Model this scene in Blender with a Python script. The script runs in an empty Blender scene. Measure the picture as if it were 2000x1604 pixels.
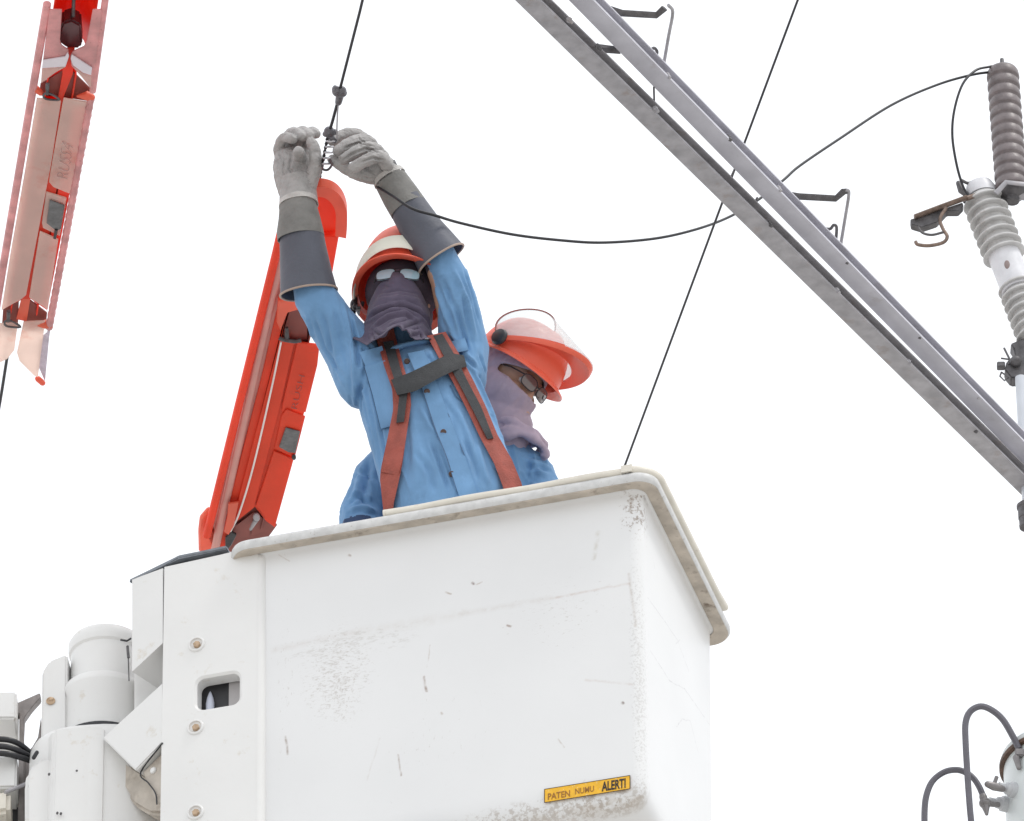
import bpy, bmesh, math, random
from mathutils import Vector, Matrix, noise, Quaternion
from mathutils.bvhtree import BVHTree
random.seed(7)
S = bpy.context.scene
COL = S.collection
R = math.radians
V = Vector

# ------------------------------------------------------------------ camera
PITCH, ROLL, FPX, CX, CY = 35.0, 0.8, 15708.0, 1000.0, 802.0
CAM = V((0, 0, 1.6))
_fw = V((0, math.cos(R(PITCH)), math.sin(R(PITCH))))
_rt0 = V((1, 0, 0)); _up0 = _rt0.cross(_fw)
_rt = _rt0 * math.cos(R(ROLL)) - _up0 * math.sin(R(ROLL))
_up = _up0 * math.cos(R(ROLL)) + _rt0 * math.sin(R(ROLL))
cd = bpy.data.cameras.new('camera'); cam = bpy.data.objects.new('camera', cd); COL.objects.link(cam)
cd.sensor_fit = 'HORIZONTAL'; cd.sensor_width = 36.0; cd.lens = 36.0 * FPX / 2000.0
cd.clip_start = 0.5; cd.clip_end = 5000
m = Matrix((_rt, _up, -_fw)).transposed().to_4x4(); m.translation = CAM
cam.matrix_world = m
S.camera = cam

# ------------------------------------------------------------------ sky, sun, exposure
SUN_EL, SUN_AZ = 62.0, 60.0          # high soft sun behind the cloud, from the right
w = bpy.data.worlds.new('World'); S.world = w; w.use_nodes = True
nt = w.node_tree; nt.nodes.clear()
out = nt.nodes.new('ShaderNodeOutputWorld'); bg = nt.nodes.new('ShaderNodeBackground')
sky = nt.nodes.new('ShaderNodeTexSky'); sky.sky_type = 'NISHITA'; sky.sun_disc = False
sky.sun_elevation = R(SUN_EL); sky.sun_rotation = R(SUN_AZ); sky.dust_density = 4.0
mix = nt.nodes.new('ShaderNodeMixRGB'); mix.inputs[0].default_value = 0.9
mix.inputs[2].default_value = (10.9, 11.15, 11.45, 1)      # the even white cloud deck
bg.inputs[1].default_value = 0.12
nt.links.new(sky.outputs[0], mix.inputs[1]); nt.links.new(mix.outputs[0], bg.inputs[0])
nt.links.new(bg.outputs[0], out.inputs[0])
sd = bpy.data.lights.new('sun', 'SUN'); sd.energy = 1.15; sd.angle = R(12); sd.color = (1, 0.97, 0.92)
sun = bpy.data.objects.new('sun', sd); COL.objects.link(sun)
_sdir = V((math.cos(R(SUN_EL)) * math.sin(R(SUN_AZ)), -math.cos(R(SUN_EL)) * math.cos(R(SUN_AZ)), math.sin(R(SUN_EL))))
sun.rotation_euler = _sdir.to_track_quat('Z', 'Y').to_euler(); sun.location = (8, 6, 30)
S.view_settings.view_transform = 'Standard'; S.view_settings.look = 'None'
S.view_settings.gamma = 1; S.view_settings.use_curve_mapping = False
S.view_settings.exposure = 0.0
S.cycles.max_bounces = 8; S.cycles.transparent_max_bounces = 16

# ------------------------------------------------------------------ places: a sight line of the photograph met with a real plane
def ray(px, py):
    return (_fw + _rt * ((px - CX) / FPX) - _up * ((py - CY) / FPX))
def at(px, py, Y):
    d = ray(px, py); return CAM + d * ((Y - CAM.y) / d.y)
def atz(px, py, z):
    d = ray(px, py); return CAM + d * ((z - CAM.z) / d.z)
def atp(px, py, p, n):
    d = ray(px, py); return CAM + d * ((p - CAM).dot(n) / d.dot(n))

# ------------------------------------------------------------------ materials
MATS = {}
def mat(name, col, rough=0.5, metal=0.0, var=0.10, vscale=8.0, bump=0.0, bscale=80.0, spec=0.5,
        dirt=None, trans=0.0, stretch=None, sss=0.0, coat=0.0):
    """dirt = (colour, scale, threshold, softness)"""
    mt = bpy.data.materials.new(name); mt.use_nodes = True; t = mt.node_tree
    bs = t.nodes['Principled BSDF']
    tc = t.nodes.new('ShaderNodeTexCoord'); src = tc.outputs['Object']
    if stretch:
        mp = t.nodes.new('ShaderNodeMapping'); mp.inputs['Scale'].default_value = stretch
        t.links.new(src, mp.inputs[0]); src = mp.outputs[0]
    n1 = t.nodes.new('ShaderNodeTexNoise'); n1.inputs['Scale'].default_value = vscale; n1.inputs['Detail'].default_value = 6
    t.links.new(src, n1.inputs['Vector'])
    rp = t.nodes.new('ShaderNodeValToRGB')
    c = V(col)
    rp.color_ramp.elements[0].position = 0.3; rp.color_ramp.elements[1].position = 0.7
    rp.color_ramp.elements[0].color = (*[max(0, x * (1 - var)) for x in c], 1)
    rp.color_ramp.elements[1].color = (*[min(1, x * (1 + var)) for x in c], 1)
    t.links.new(n1.outputs['Fac'], rp.inputs[0]); colout = rp.outputs[0]
    if dirt:
        dc, ds, dth, dso = dirt
        n2 = t.nodes.new('ShaderNodeTexNoise'); n2.inputs['Scale'].default_value = ds
        n2.inputs['Detail'].default_value = 8; n2.inputs['Roughness'].default_value = 0.65
        t.links.new(tc.outputs['Object'], n2.inputs['Vector'])
        mr = t.nodes.new('ShaderNodeMapRange'); mr.inputs[1].default_value = dth; mr.inputs[2].default_value = dth + dso
        t.links.new(n2.outputs['Fac'], mr.inputs[0])
        mx = t.nodes.new('ShaderNodeMixRGB'); mx.inputs[2].default_value = (*dc, 1)
        t.links.new(mr.outputs[0], mx.inputs[0]); t.links.new(colout, mx.inputs[1]); colout = mx.outputs[0]
    t.links.new(colout, bs.inputs['Base Color'])
    bs.inputs['Roughness'].default_value = rough; bs.inputs['Metallic'].default_value = metal
    bs.inputs['Specular IOR Level'].default_value = spec
    if trans: bs.inputs['Transmission Weight'].default_value = trans
    if coat: bs.inputs['Coat Weight'].default_value = coat
    if sss:                                            # thin plastic that lets daylight through
        tr = t.nodes.new('ShaderNodeBsdfTranslucent'); t.links.new(colout, tr.inputs[0])
        ms = t.nodes.new('ShaderNodeMixShader'); ms.inputs[0].default_value = sss
        o = t.nodes['Material Output']
        t.links.new(bs.outputs[0], ms.inputs[1]); t.links.new(tr.outputs[0], ms.inputs[2]); t.links.new(ms.outputs[0], o.inputs[0])
    if bump:
        nb = t.nodes.new('ShaderNodeTexNoise'); nb.inputs['Scale'].default_value = bscale; nb.inputs['Detail'].default_value = 5
        t.links.new(src, nb.inputs['Vector'])
        b = t.nodes.new('ShaderNodeBump'); b.inputs['Strength'].default_value = bump; b.inputs['Distance'].default_value = 0.01
        t.links.new(nb.outputs['Fac'], b.inputs['Height']); t.links.new(b.outputs[0], bs.inputs['Normal'])
    MATS[name] = mt
    return mt

# ------------------------------------------------------------------ objects
MW = {}                       # world matrix of every parent, so that parts can be written in world coordinates
def thing(name, label, cat, loc, rotz=0.0, group=None):
    o = bpy.data.objects.new(name, None); COL.objects.link(o)
    o.empty_display_size = 0.1
    o.location = loc; o.rotation_euler = (0, 0, rotz)
    o['label'] = label; o['category'] = cat
    if group: o['group'] = group
    MW[o] = Matrix.Translation(V(loc)) @ Matrix.Rotation(rotz, 4, 'Z')
    return o
def obj(name, bm, mt, parent=None, smooth=True, angle=40, label=None, mesh=None, origin=None):
    """bm in world coordinates -> one mesh object; parts are children of parent"""
    if mesh is None:
        bmesh.ops.remove_doubles(bm, verts=bm.verts, dist=1e-6)
        bmesh.ops.recalc_face_normals(bm, faces=bm.faces)
        me = bpy.data.meshes.new(name); bm.to_mesh(me); bm.free()
    else:
        me = mesh; me.name = name
    M4 = MW[parent] if parent else Matrix.Translation(V(origin)) if origin is not None else Matrix()
    me.transform(M4.inverted())
    if mt is not None:
        if isinstance(mt, (list, tuple)):
            for q in mt: me.materials.append(q)
        else: me.materials.append(mt)
    if smooth:
        for p in me.polygons: p.use_smooth = True
        if angle < 180: me.set_sharp_from_angle(angle=R(angle))
    o = bpy.data.objects.new(name, me); COL.objects.link(o)
    if parent: o.parent = parent
    elif origin is not None: o.location = origin
    MW[o] = M4
    if label: o['label'] = label
    return o
def tag(o, label, cat, group=None):
    o['label'] = label; o['category'] = cat
    if group: o['group'] = group
    return o

# ------------------------------------------------------------------ shapes
def B(): return bmesh.new()
def bridge(bm, a, b):
    n = len(a)
    for i in range(n): bm.faces.new((a[i], a[(i + 1) % n], b[(i + 1) % n], b[i]))
def loft(bm, rings, cap0=True, cap1=True):
    vs = [[bm.verts.new(p) for p in r] for r in rings]
    for a, b in zip(vs, vs[1:]): bridge(bm, a, b)
    if cap0: bm.faces.new(vs[0][::-1])
    if cap1: bm.faces.new(vs[-1])
    return vs
def frames(pts, up=None):
    n = len(pts); T = []
    for i in range(n):
        a = pts[max(0, i - 1)]; b = pts[min(n - 1, i + 1)]
        T.append((b - a).normalized())
    u = V(up) if up is not None else (V((0, 0, 1)) if abs(T[0].z) < .9 else V((1, 0, 0)))
    res = []
    for t in T:
        u = (u - t * u.dot(t)); u.normalize()
        res.append((t, u.copy(), t.cross(u)))
    return res
def tube(bm, pts, r, n=10, cap=True, up=None, ball=False):
    """r: number, or list of numbers / (ru, rv) pairs"""
    pts = [V(p) for p in pts]
    rs = r if isinstance(r, (list, tuple)) and len(r) == len(pts) else [r] * len(pts)
    fr = frames(pts, up); rings = []
    def ring(c, f, ru, rv):
        return [c + f[1] * (math.cos(2 * math.pi * k / n) * ru) + f[2] * (math.sin(2 * math.pi * k / n) * rv) for k in range(n)]
    L = []
    for p, f, q in zip(pts, fr, rs):
        ru, rv = (q if isinstance(q, (list, tuple)) else (q, q)); L.append((p, f, ru, rv))
    if ball:
        p, f, ru, rv = L[0]; h = min(ru, rv)
        for a in (80, 55, 28): rings.append(ring(p - f[0] * h * math.sin(R(a)), f, ru * math.cos(R(a)), rv * math.cos(R(a))))
    for p, f, ru, rv in L: rings.append(ring(p, f, ru, rv))
    if ball:
        p, f, ru, rv = L[-1]; h = min(ru, rv)
        for a in (28, 55, 80): rings.append(ring(p + f[0] * h * math.sin(R(a)), f, ru * math.cos(R(a)), rv * math.cos(R(a))))
    loft(bm, rings, cap, cap)
def spline(pts, k=8):
    """Catmull-Rom through pts"""
    pts = [V(p) for p in pts]; P = [pts[0] * 2 - pts[1]] + pts + [pts[-1] * 2 - pts[-2]]; o = []
    for i in range(1, len(P) - 2):
        for j in range(k):
            t = j / k; a, b, c, d = P[i - 1], P[i], P[i + 1], P[i + 2]
            o.append(0.5 * ((2 * b) + (c - a) * t + (2 * a - 5 * b + 4 * c - d) * t * t + (3 * b - a - 3 * c + d) * t ** 3))
    o.append(pts[-1]); return o
def lathe(bm, prof, base, axis, n=32, cap0=True, cap1=True):
    """prof: (radius, height along axis)"""
    ax = V(axis).normalized(); u = ax.orthogonal().normalized(); v = ax.cross(u); base = V(base)
    rings = [[base + ax * h + u * (math.cos(2 * math.pi * k / n) * r) + v * (math.sin(2 * math.pi * k / n) * r) for k in range(n)] for r, h in prof]
    loft(bm, rings, cap0, cap1)
def prism(bm, poly, d, bevel=0.0, seg=2):
    """polygon (world points) pushed along vector d"""
    d = V(d); t = bmesh.new()
    a = [t.verts.new(V(p)) for p in poly]; b = [t.verts.new(V(p) + d) for p in poly]
    t.faces.new(a); t.faces.new(b[::-1]); bridge(t, a, b)
    bmesh.ops.recalc_face_normals(t, faces=t.faces)
    if bevel: bmesh.ops.bevel(t, geom=t.edges[:], offset=bevel, segments=seg, affect='EDGES', clamp_overlap=True)
    merge(bm, t)
def merge(bm, t):
    me = bpy.data.meshes.new('tmp'); t.to_mesh(me); t.free(); bm.from_mesh(me); bpy.data.meshes.remove(me)
def box(bm, c, ax, ay, az, bevel=0.0, seg=2):
    """centre and three half-axis vectors"""
    c, ax, ay, az = V(c), V(ax), V(ay), V(az)
    prism(bm, [c - ax - ay - az, c + ax - ay - az, c + ax + ay - az, c - ax + ay - az], az * 2, bevel, seg)
def ball(bm, c, rx, ry=None, rz=None, rot=None, seg=16):
    t = bmesh.new(); bmesh.ops.create_uvsphere(t, u_segments=seg, v_segments=max(8, seg * 2 // 3), radius=1)
    M4 = Matrix.Diagonal((rx, ry or rx, rz or rx, 1))
    if rot is not None: M4 = rot.to_4x4() @ M4
    M4 = Matrix.Translation(V(c)) @ M4
    bmesh.ops.transform(t, matrix=M4, verts=t.verts); merge(bm, t)
def remesh(bm, voxel, smooth=2, fac=0.5):
    """overlapping closed shapes -> one continuous surface"""
    bmesh.ops.recalc_face_normals(bm, faces=bm.faces)
    me = bpy.data.meshes.new('tmp'); bm.to_mesh(me); bm.free()
    o = bpy.data.objects.new('tmp', me); COL.objects.link(o)
    md = o.modifiers.new('r', 'REMESH'); md.mode = 'VOXEL'; md.voxel_size = voxel; md.adaptivity = 0
    if smooth:
        ms = o.modifiers.new('s', 'SMOOTH'); ms.factor = fac; ms.iterations = smooth
    dg = bpy.context.evaluated_depsgraph_get(); dg.update()
    res = bpy.data.meshes.new_from_object(o.evaluated_get(dg))
    bpy.data.objects.remove(o); bpy.data.meshes.remove(me)
    return res
def bvh_of(me):
    return BVHTree.FromPolygons([v.co.copy() for v in me.vertices], [tuple(p.vertices) for p in me.polygons])
import numpy as np
def strokes(me, bv, lst, maxd=None):
    """raise (or sink) folds along lines that lie on the surface: (points, height, half-width)"""
    n = len(me.vertices); co = np.empty(n * 3); me.vertices.foreach_get('co', co); co = co.reshape(-1, 3)
    no = np.array([v.normal[:] for v in me.vertices]); disp = np.zeros(n)
    for pts, amp, wd in lst:
        q = polyr(pts, 28); P = []
        for x, y in q:
            t_, d_ = hit(bv, x, y)
            if t_ is None: continue
            c = CAM + d_ * t_
            if P and (c - V(P[-1])).length > .09: continue
            P.append(tuple(c))
        if len(P) < 4: continue
        P = np.array(P); lo = P.min(0) - wd * 4; hi_ = P.max(0) + wd * 4
        idx = np.where(np.all((co > lo) & (co < hi_), axis=1))[0]
        if not len(idx): continue
        C = co[idx]; best = np.full(len(idx), 1e9); bs_ = np.zeros(len(idx)); m_ = len(P) - 1
        for i in range(m_):
            a, b = P[i], P[i + 1]; ab = b - a; l2 = max(1e-12, ab @ ab); k_ = np.clip(((C - a) @ ab) / l2, 0, 1)
            d = np.linalg.norm(C - (a + k_[:, None] * ab), axis=1); w_ = d < best; best[w_] = d[w_]; bs_[w_] = (i + k_[w_]) / m_
        tp = np.clip(np.minimum(bs_, 1 - bs_) / .22, 0, 1); tp = tp * tp * (3 - 2 * tp); tp = .12 + .88 * tp
        pr = np.exp(-(best / wd) ** 2) - .38 * np.exp(-((best - 2.1 * wd) / (wd * .9)) ** 2)
        disp[idx] += amp * tp * pr
    co += no * disp[:, None]; me.vertices.foreach_set('co', co.ravel()); me.update()
def hit(bv, px, py):
    d = ray(px, py).normalized(); r = bv.ray_cast(CAM, d); return (r[3], d) if r[0] is not None else (None, d)
def polyr(pts, n):
    L = [0]
    for a, b in zip(pts, pts[1:]): L.append(L[-1] + math.hypot(b[0] - a[0], b[1] - a[1]))
    o = []
    for i in range(n):
        s = L[-1] * i / (n - 1); j = 0
        while j < len(L) - 2 and L[j + 1] < s: j += 1
        f = (s - L[j]) / max(1e-6, L[j + 1] - L[j]); o.append((pts[j][0] + (pts[j + 1][0] - pts[j][0]) * f, pts[j][1] + (pts[j + 1][1] - pts[j][1]) * f))
    return o
def N3(p, s=1.0, o=0.0): return noise.noise(V(p) * s + V((o, o * 1.7, -o)))
def ridge(x, k=1.0): return max(0.0, 1 - abs(x) * k) ** 2

# ------------------------------------------------------------------ material set
STEEL = mat('galvanised_steel', (0.38, 0.37, 0.39), 0.5, 0.25, 0.18, 22, 0.10, 60, dirt=((0.30, 0.25, 0.23), 12, 0.58, 0.16))
STEEL_L = mat('bright_galvanised_steel', (0.55, 0.545, 0.60), 0.45, 0.2, 0.10, 10, 0.06, 60, dirt=((0.36, 0.33, 0.33), 7, 0.60, 0.2))
STEEL_DK = mat('dark_weathered_steel', (0.13, 0.125, 0.13), 0.55, 0.5, 0.3, 40, 0.25, 120)
WIRE = mat('black_wire', (0.012, 0.012, 0.016), 0.45, 0, 0.3, 60)
WHITE_FG = mat('white_boom_paint', (0.768, 0.764, 0.752), 0.42, 0, 0.035, 3, 0.04, 40, dirt=((0.60, 0.54, 0.45), 14, 0.62, 0.16))
RUBBER = mat('black_rubber', (0.02, 0.02, 0.024), 0.35, 0, 0.2, 30, 0.1, 100)
RED_COVER = mat('orange_red_cover_plastic', (0.94, 0.10, 0.045), 0.5, 0, 0.06, 7, 0.05, 60, sss=0.34, spec=.3, dirt=((0.66, 0.10, 0.06), 11, 0.62, 0.25))
RED_LIGHT = mat('bright_orange_cover_plastic', (0.95, 0.19, 0.11), 0.4, 0, 0.10, 9, 0.03, 60, sss=0.30)
RED_GLOW = mat('clean_red_hood_plastic', (0.88, 0.07, 0.03), 0.4, 0, 0.08, 5, sss=0.40)
PALE_COVER = mat('sun_bleached_cover_plastic', (0.93, 0.80, 0.74), 0.5, 0, 0.05, 8, 0.06, 50, sss=0.62, dirt=((0.80, 0.42, 0.33), 5, 0.56, 0.22))
PALE_LIP = mat('faded_pink_cover_lip', (0.76, 0.40, 0.40), 0.45, 0, 0.22, 20, 0.2, 160, sss=0.30, dirt=((0.42, 0.15, 0.15), 60, 0.63, 0.1))
TAPE = mat('dark_grey_tape', (0.14, 0.14, 0.145), 0.5, 0, 0.25, 50, 0.2, 90)
BROWN_PORC = mat('brown_grey_porcelain', (0.175, 0.148, 0.150), 0.42, 0, 0.22, 35, .1, 90, dirt=((.30, .27, .26), 22, .60, .2))
GREY_PORC = mat('grey_porcelain', (0.55, 0.545, 0.54), 0.38, 0, 0.12, 25, .05, 80, dirt=((.36, .33, .31), 18, .58, .2))
WHITE_CAP = mat('white_metal_cap', (0.70, 0.70, 0.73), 0.4, 0, 0.08, 30)
COPPER = mat('weathered_brass_contact', (0.22, 0.16, 0.13), 0.5, 0.5, 0.35, 50, 0.2, 120)
DECAL = mat('yellow_warning_decal', (0.86, 0.47, 0.02), 0.5, 0, 0.10, 60, dirt=((.80, .72, .55), 130, .60, .06))
INK = mat('black_print', (0.03, 0.02, 0.015), 0.6)
INKB = mat('brown_faded_print', (0.30, 0.13, 0.02), 0.6)
TAN = mat('tan_plated_bolt', (0.50, 0.36, 0.24), 0.45, 0.3, 0.25, 60)
CABLE = mat('grey_cable_sheath', (0.115, 0.11, 0.13), 0.45, 0, 0.12, 20)
TANK = mat('pale_blue_white_tank_paint', (0.68, 0.72, 0.72), 0.35, 0, 0.05, 10, dirt=((0.35, 0.22, 0.12), 12, 0.66, 0.12))

# bucket gelcoat: clean white with scuffs, specks and rubbed-in dirt where the photograph has them
def bucket_material(name, segs, specks):
    mt = mat(name, (0.772, 0.774, 0.775), 0.38, 0, 0.025, 2.5, 0.02, 30)
    t = mt.node_tree; bs = t.nodes['Principled BSDF']; L = t.links.new
    tc = [n for n in t.nodes if n.type == 'TEX_COORD'][0]
    sp = t.nodes.new('ShaderNodeSeparateXYZ'); L(tc.outputs['Object'], sp.inputs[0])
    cb = t.nodes.new('ShaderNodeCombineXYZ'); L(sp.outputs[0], cb.inputs[0]); L(sp.outputs[2], cb.inputs[2])
    wob = t.nodes.new('ShaderNodeTexNoise'); wob.inputs['Scale'].default_value = 30; L(tc.outputs['Object'], wob.inputs['Vector'])
    wadd = t.nodes.new('ShaderNodeVectorMath'); wadd.operation = 'MULTIPLY_ADD'
    L(wob.outputs['Color'], wadd.inputs[0]); wadd.inputs[1].default_value = (0.008, 0, 0.008); L(cb.outputs[0], wadd.inputs[2])
    P = wadd.outputs[0]
    def mth(op, a, b=None, clamp=False):
        n = t.nodes.new('ShaderNodeMath'); n.operation = op; n.use_clamp = clamp
        for i, q in enumerate((a, b)):
            if q is None: continue
            if isinstance(q, (int, float)): n.inputs[i].default_value = q
            else: L(q, n.inputs[i])
        return n.outputs[0]
    def vm(op, a, b):
        n = t.nodes.new('ShaderNodeVectorMath'); n.operation = op
        for i, q in enumerate((a, b)):
            if isinstance(q, tuple): n.inputs[i].default_value = q
            else: L(q, n.inputs[i])
        return n
    base = bs.inputs['Base Color'].links[0].from_socket
    front = mth('MULTIPLY', mth('SUBTRACT', YF + .075, sp.outputs[1]), 22.0, True)
    fine = t.nodes.new('ShaderNodeTexNoise'); fine.inputs['Scale'].default_value = 55; fine.inputs['Detail'].default_value = 6
    L(tc.outputs['Object'], fine.inputs['Vector'])
    def put(mask, col):
        nonlocal base, front
        mask = mth('MULTIPLY', mask, front)
        mx = t.nodes.new('ShaderNodeMixRGB'); L(mask, mx.inputs[0]); L(base, mx.inputs[1]); mx.inputs[2].default_value = (*col, 1); base = mx.outputs[0]
    cs = t.nodes.new('ShaderNodeCombineXYZ'); L(sp.outputs[1], cs.inputs[0]); L(sp.outputs[2], cs.inputs[2])
    wside = t.nodes.new('ShaderNodeVectorMath'); wside.operation = 'MULTIPLY_ADD'; L(wob.outputs['Color'], wside.inputs[0]); wside.inputs[1].default_value = (.008, 0, .008); L(cs.outputs[0], wside.inputs[2])
    sidem = mth('MULTIPLY', mth('SUBTRACT', sp.outputs[0], hx - .03), 60.0, True)
    Pf, frontm = P, front
    for (x0, z0, x1, z1, wd, st, col) in segs + side_segs:
        P, front = (wside.outputs[0], sidem) if (x0, z0, x1, z1, wd, st, col) in side_segs else (Pf, frontm)
        a = (x0 + .004, 0, z0 + .004); ab = (x1 - x0, 0, z1 - z0); l2 = ab[0] ** 2 + ab[2] ** 2
        pa = vm('SUBTRACT', P, a).outputs[0]
        h = mth('MULTIPLY', vm('DOT_PRODUCT', pa, ab).outputs['Value'], 1 / l2, True)
        sc = t.nodes.new('ShaderNodeVectorMath'); sc.operation = 'SCALE'; sc.inputs[0].default_value = ab; L(h, sc.inputs['Scale'])
        d = vm('LENGTH', vm('SUBTRACT', pa, sc.outputs[0]).outputs[0], (0, 0, 0)).outputs['Value']
        f = mth('SUBTRACT', 1.0, mth('DIVIDE', d, wd), True)
        f = mth('MULTIPLY', f, mth('MULTIPLY', mth('SUBTRACT', fine.outputs['Fac'], 0.30, True), st * 1.7), True)
        put(f, col)
    P, front = Pf, frontm
    for (x0, z0, rx, rz, sc_, th, st, col, strx, strz) in specks:
        mp = t.nodes.new('ShaderNodeMapping'); mp.inputs['Scale'].default_value = (sc_ * strx, sc_, sc_ * strz); mp.inputs['Rotation'].default_value = (0, 0.5, 0)
        L(tc.outputs['Object'], mp.inputs[0])
        nz = t.nodes.new('ShaderNodeTexNoise'); nz.inputs['Scale'].default_value = 1; nz.inputs['Detail'].default_value = 4; nz.inputs['Roughness'].default_value = .7
        L(mp.outputs[0], nz.inputs['Vector'])
        dv = vm('MULTIPLY', vm('SUBTRACT', P, (x0, 0, z0)).outputs[0], (1 / rx, 0, 1 / rz)).outputs[0]
        f0 = mth('SUBTRACT', 1.0, vm('LENGTH', dv, (0, 0, 0)).outputs['Value'], True)
        f = mth('MULTIPLY', mth('SUBTRACT', nz.outputs['Fac'], mth('SUBTRACT', th, mth('MULTIPLY', f0, 0.13)), True), 9.0, True)
        f = mth('MULTIPLY', mth('MULTIPLY', f, mth('MULTIPLY', f0, 3.0, True)), st * .75, True)
        put(f, col)
    L(base, bs.inputs['Base Color'])
    return mt

# ------------------------------------------------------------------ ground
GR = mat('pale_concrete_street', (0.50, 0.485, 0.46), 0.85, 0, 0.12, 0.6, 0.2, 12, dirt=((0.34, 0.33, 0.31), 0.25, 0.55, 0.3))
bm = B(); bmesh.ops.create_grid(bm, x_segments=8, y_segments=8, size=1500)
g = obj('ground', bm, GR, smooth=False); g['kind'] = 'structure'

# ------------------------------------------------------------------ the bucket
YAW = R(-15.8); LR, WR = 1.230, 0.858
ex = V((math.cos(YAW), math.sin(YAW), 0)); ey = V((-math.sin(YAW), math.cos(YAW), 0)); ez = V((0, 0, 1))
c0 = at(1277, 930, 18.13)
RC = c0 - ex * (LR / 2) + ey * (WR / 2)                     # centre of the rim, at the rim's lower edge
ZR = RC.z
def bl(x, y, z): return RC + ex * x + ey * y + ez * z       # bucket coordinates -> world
def onb(px, py, y):                                         # sight line met with a plane parallel to the bucket's front
    return atp(px, py, RC + ey * y, ey)
def loc2(px, py, y):
    p = onb(px, py, y) - RC; return p.dot(ex), p.dot(ez)
YF = -WR / 2 + 0.052                                        # the bucket's front face
def rrect(hx, hy, r, z, k=6, skew=0):
    o = []
    for cx, cy, a0 in ((hx - r, hy - r, 0), (-hx + r, hy - r, 90), (-hx + r, -hy + r, 180), (hx - r, -hy + r, 270)):
        for i in range(k + 1):
            a = R(a0 + 90 * i / k); o.append(bl(cx + math.cos(a) * r, cy + math.sin(a) * r, z))
    return o
segs = []
def sg(x0, y0, x1, y1, wd, st, col=(0.42, 0.34, 0.28)):
    a = loc2(x0, y0, YF); b = loc2(x1, y1, YF); segs.append((*a, *b, wd, st, col))
sg(535, 1268, 700, 1232, .016, .45, (0.56, 0.50, 0.46)); sg(700, 1235, 900, 1198, .026, .45, (0.60, 0.56, 0.52)); sg(900, 1198, 1075, 1168, .014, .5, (0.56, 0.51, 0.47)); sg(1075, 1168, 1228, 1138, .006, .9, (0.54, 0.44, 0.39))
sg(1228, 1120, 1240, 1220, .006, .8); sg(827, 1320, 832, 1348, .005, 1.6, (.3, .2, .16)); sg(556, 1436, 561, 1470, .005, 1.5, (.3, .22, .18))
sg(839, 1258, 834, 1300, .003, .9); sg(776, 1470, 781, 1512, .004, 1.2, (.3, .2, .16)); sg(1141, 1325, 1235, 1334, .006, .8, (.55, .47, .42)); sg(1160, 1090, 1168, 1040, .009, 1.0, (.5, .46, .38))
sg(545, 1085, 566, 1096, .003, 1.1); sg(740, 1440, 715, 1520, .004, .35); sg(930, 1140, 940, 1136, .004, 1.3); sg(870, 1155, 880, 1160, .004, 1.3); sg(1088, 1440, 1100, 1456, .003, 1)
sg(1140, 1520, 1125, 1534, .003, .8); sg(990, 1220, 996, 1222, .005, 2, (.25, .15, .1)); sg(682, 1085, 684, 1086, .006, 2, (.25, .15, .1)); sg(922, 1138, 924, 1139, .006, 2, (.2, .12, .1)); sg(1214, 1370, 1216, 1371, .006, 2, (.2, .15, .12))
sg(1235, 970, 1232, 1000, .007, 1.2, (.25, .18, .12)); sg(1255, 962, 1262, 968, .009, 2, (.08, .06, .05)); sg(860, 1390, 862, 1392, .005, 1.5)
specks = []
def sk(px, py, rx, rz, sc, th, st, col=(0.34, 0.29, 0.24), sx=1., sz=1.):
    a = loc2(px, py, YF); specks.append((*a, rx, rz, sc, th, st, col, sx, sz))
sk(660, 1310, .13, .20, 190, .60, .5, sx=.45); sk(668, 1350, .07, .13, 120, .63, .5, sz=.5); sk(690, 1255, .22, .06, 90, .58, .4, (.45, .42, .38), sx=.4); sk(1248, 1330, .028, .55, 150, .57, .45, (.40, .38, .36))
sk(1240, 1555, .20, .07, 70, .53, .6, (.40, .35, .30)); sk(1060, 1590, .34, .07, 70, .53, .7, (.36, .30, .25)); sk(1180, 1575, .30, .05, 22, .50, .5, (.5, .43, .36)); sk(850, 980, .75, .05, 50, .56, .5, (.50, .42, .33), sx=.3)
sk(1100, 1200, .25, .20, 140, .69, .5, sx=.5); sk(850, 1450, .5, .4, 120, .74, .5, sz=.4); sk(560, 1300, .06, .6, 120, .70, .4, sz=.4); sk(1240, 990, .05, .12, 80, .60, 1, (.25, .18, .13))
hx, hy, rc = LR / 2 - .052, WR / 2 - .052, .034
side_segs = []
def ss(x0, y0, x1, y1, wd=.0028, st=.9, col=(.42, .40, .42)):
    q = [atp(x, y, RC + ex * hx, ex) - RC for x, y in ((x0, y0), (x1, y1))]; side_segs.append((q[0].dot(ey), q[0].z, q[1].dot(ey), q[1].z, wd, st, col))
for p_ in ((1268, 1168, 1300, 1212), (1300, 1212, 1325, 1250), (1325, 1250, 1348, 1312), (1274, 1270, 1312, 1330), (1312, 1330, 1340, 1345), (1340, 1345, 1392, 1420), (1326, 1420, 1336, 1404), (1336, 1404, 1352, 1408), (1352, 1408, 1368, 1470), (1276, 1090, 1280, 1110), (1330, 1250, 1322, 1258)): ss(*p_)
BUCKET = bucket_material('scuffed_white_gelcoat', segs, specks)
RIM = mat('grey_white_rim_gelcoat', (0.62, 0.62, 0.615), 0.45, 0, 0.10, 45, 0.15, 60, dirt=((0.36, 0.32, 0.28), 60, 0.62, 0.12))
LINER = mat('cream_liner_plastic', (0.72, 0.68, 0.60), 0.45, 0, 0.06, 20, 0.05, 50, dirt=((0.38, 0.30, 0.22), 30, 0.62, 0.15))

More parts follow.
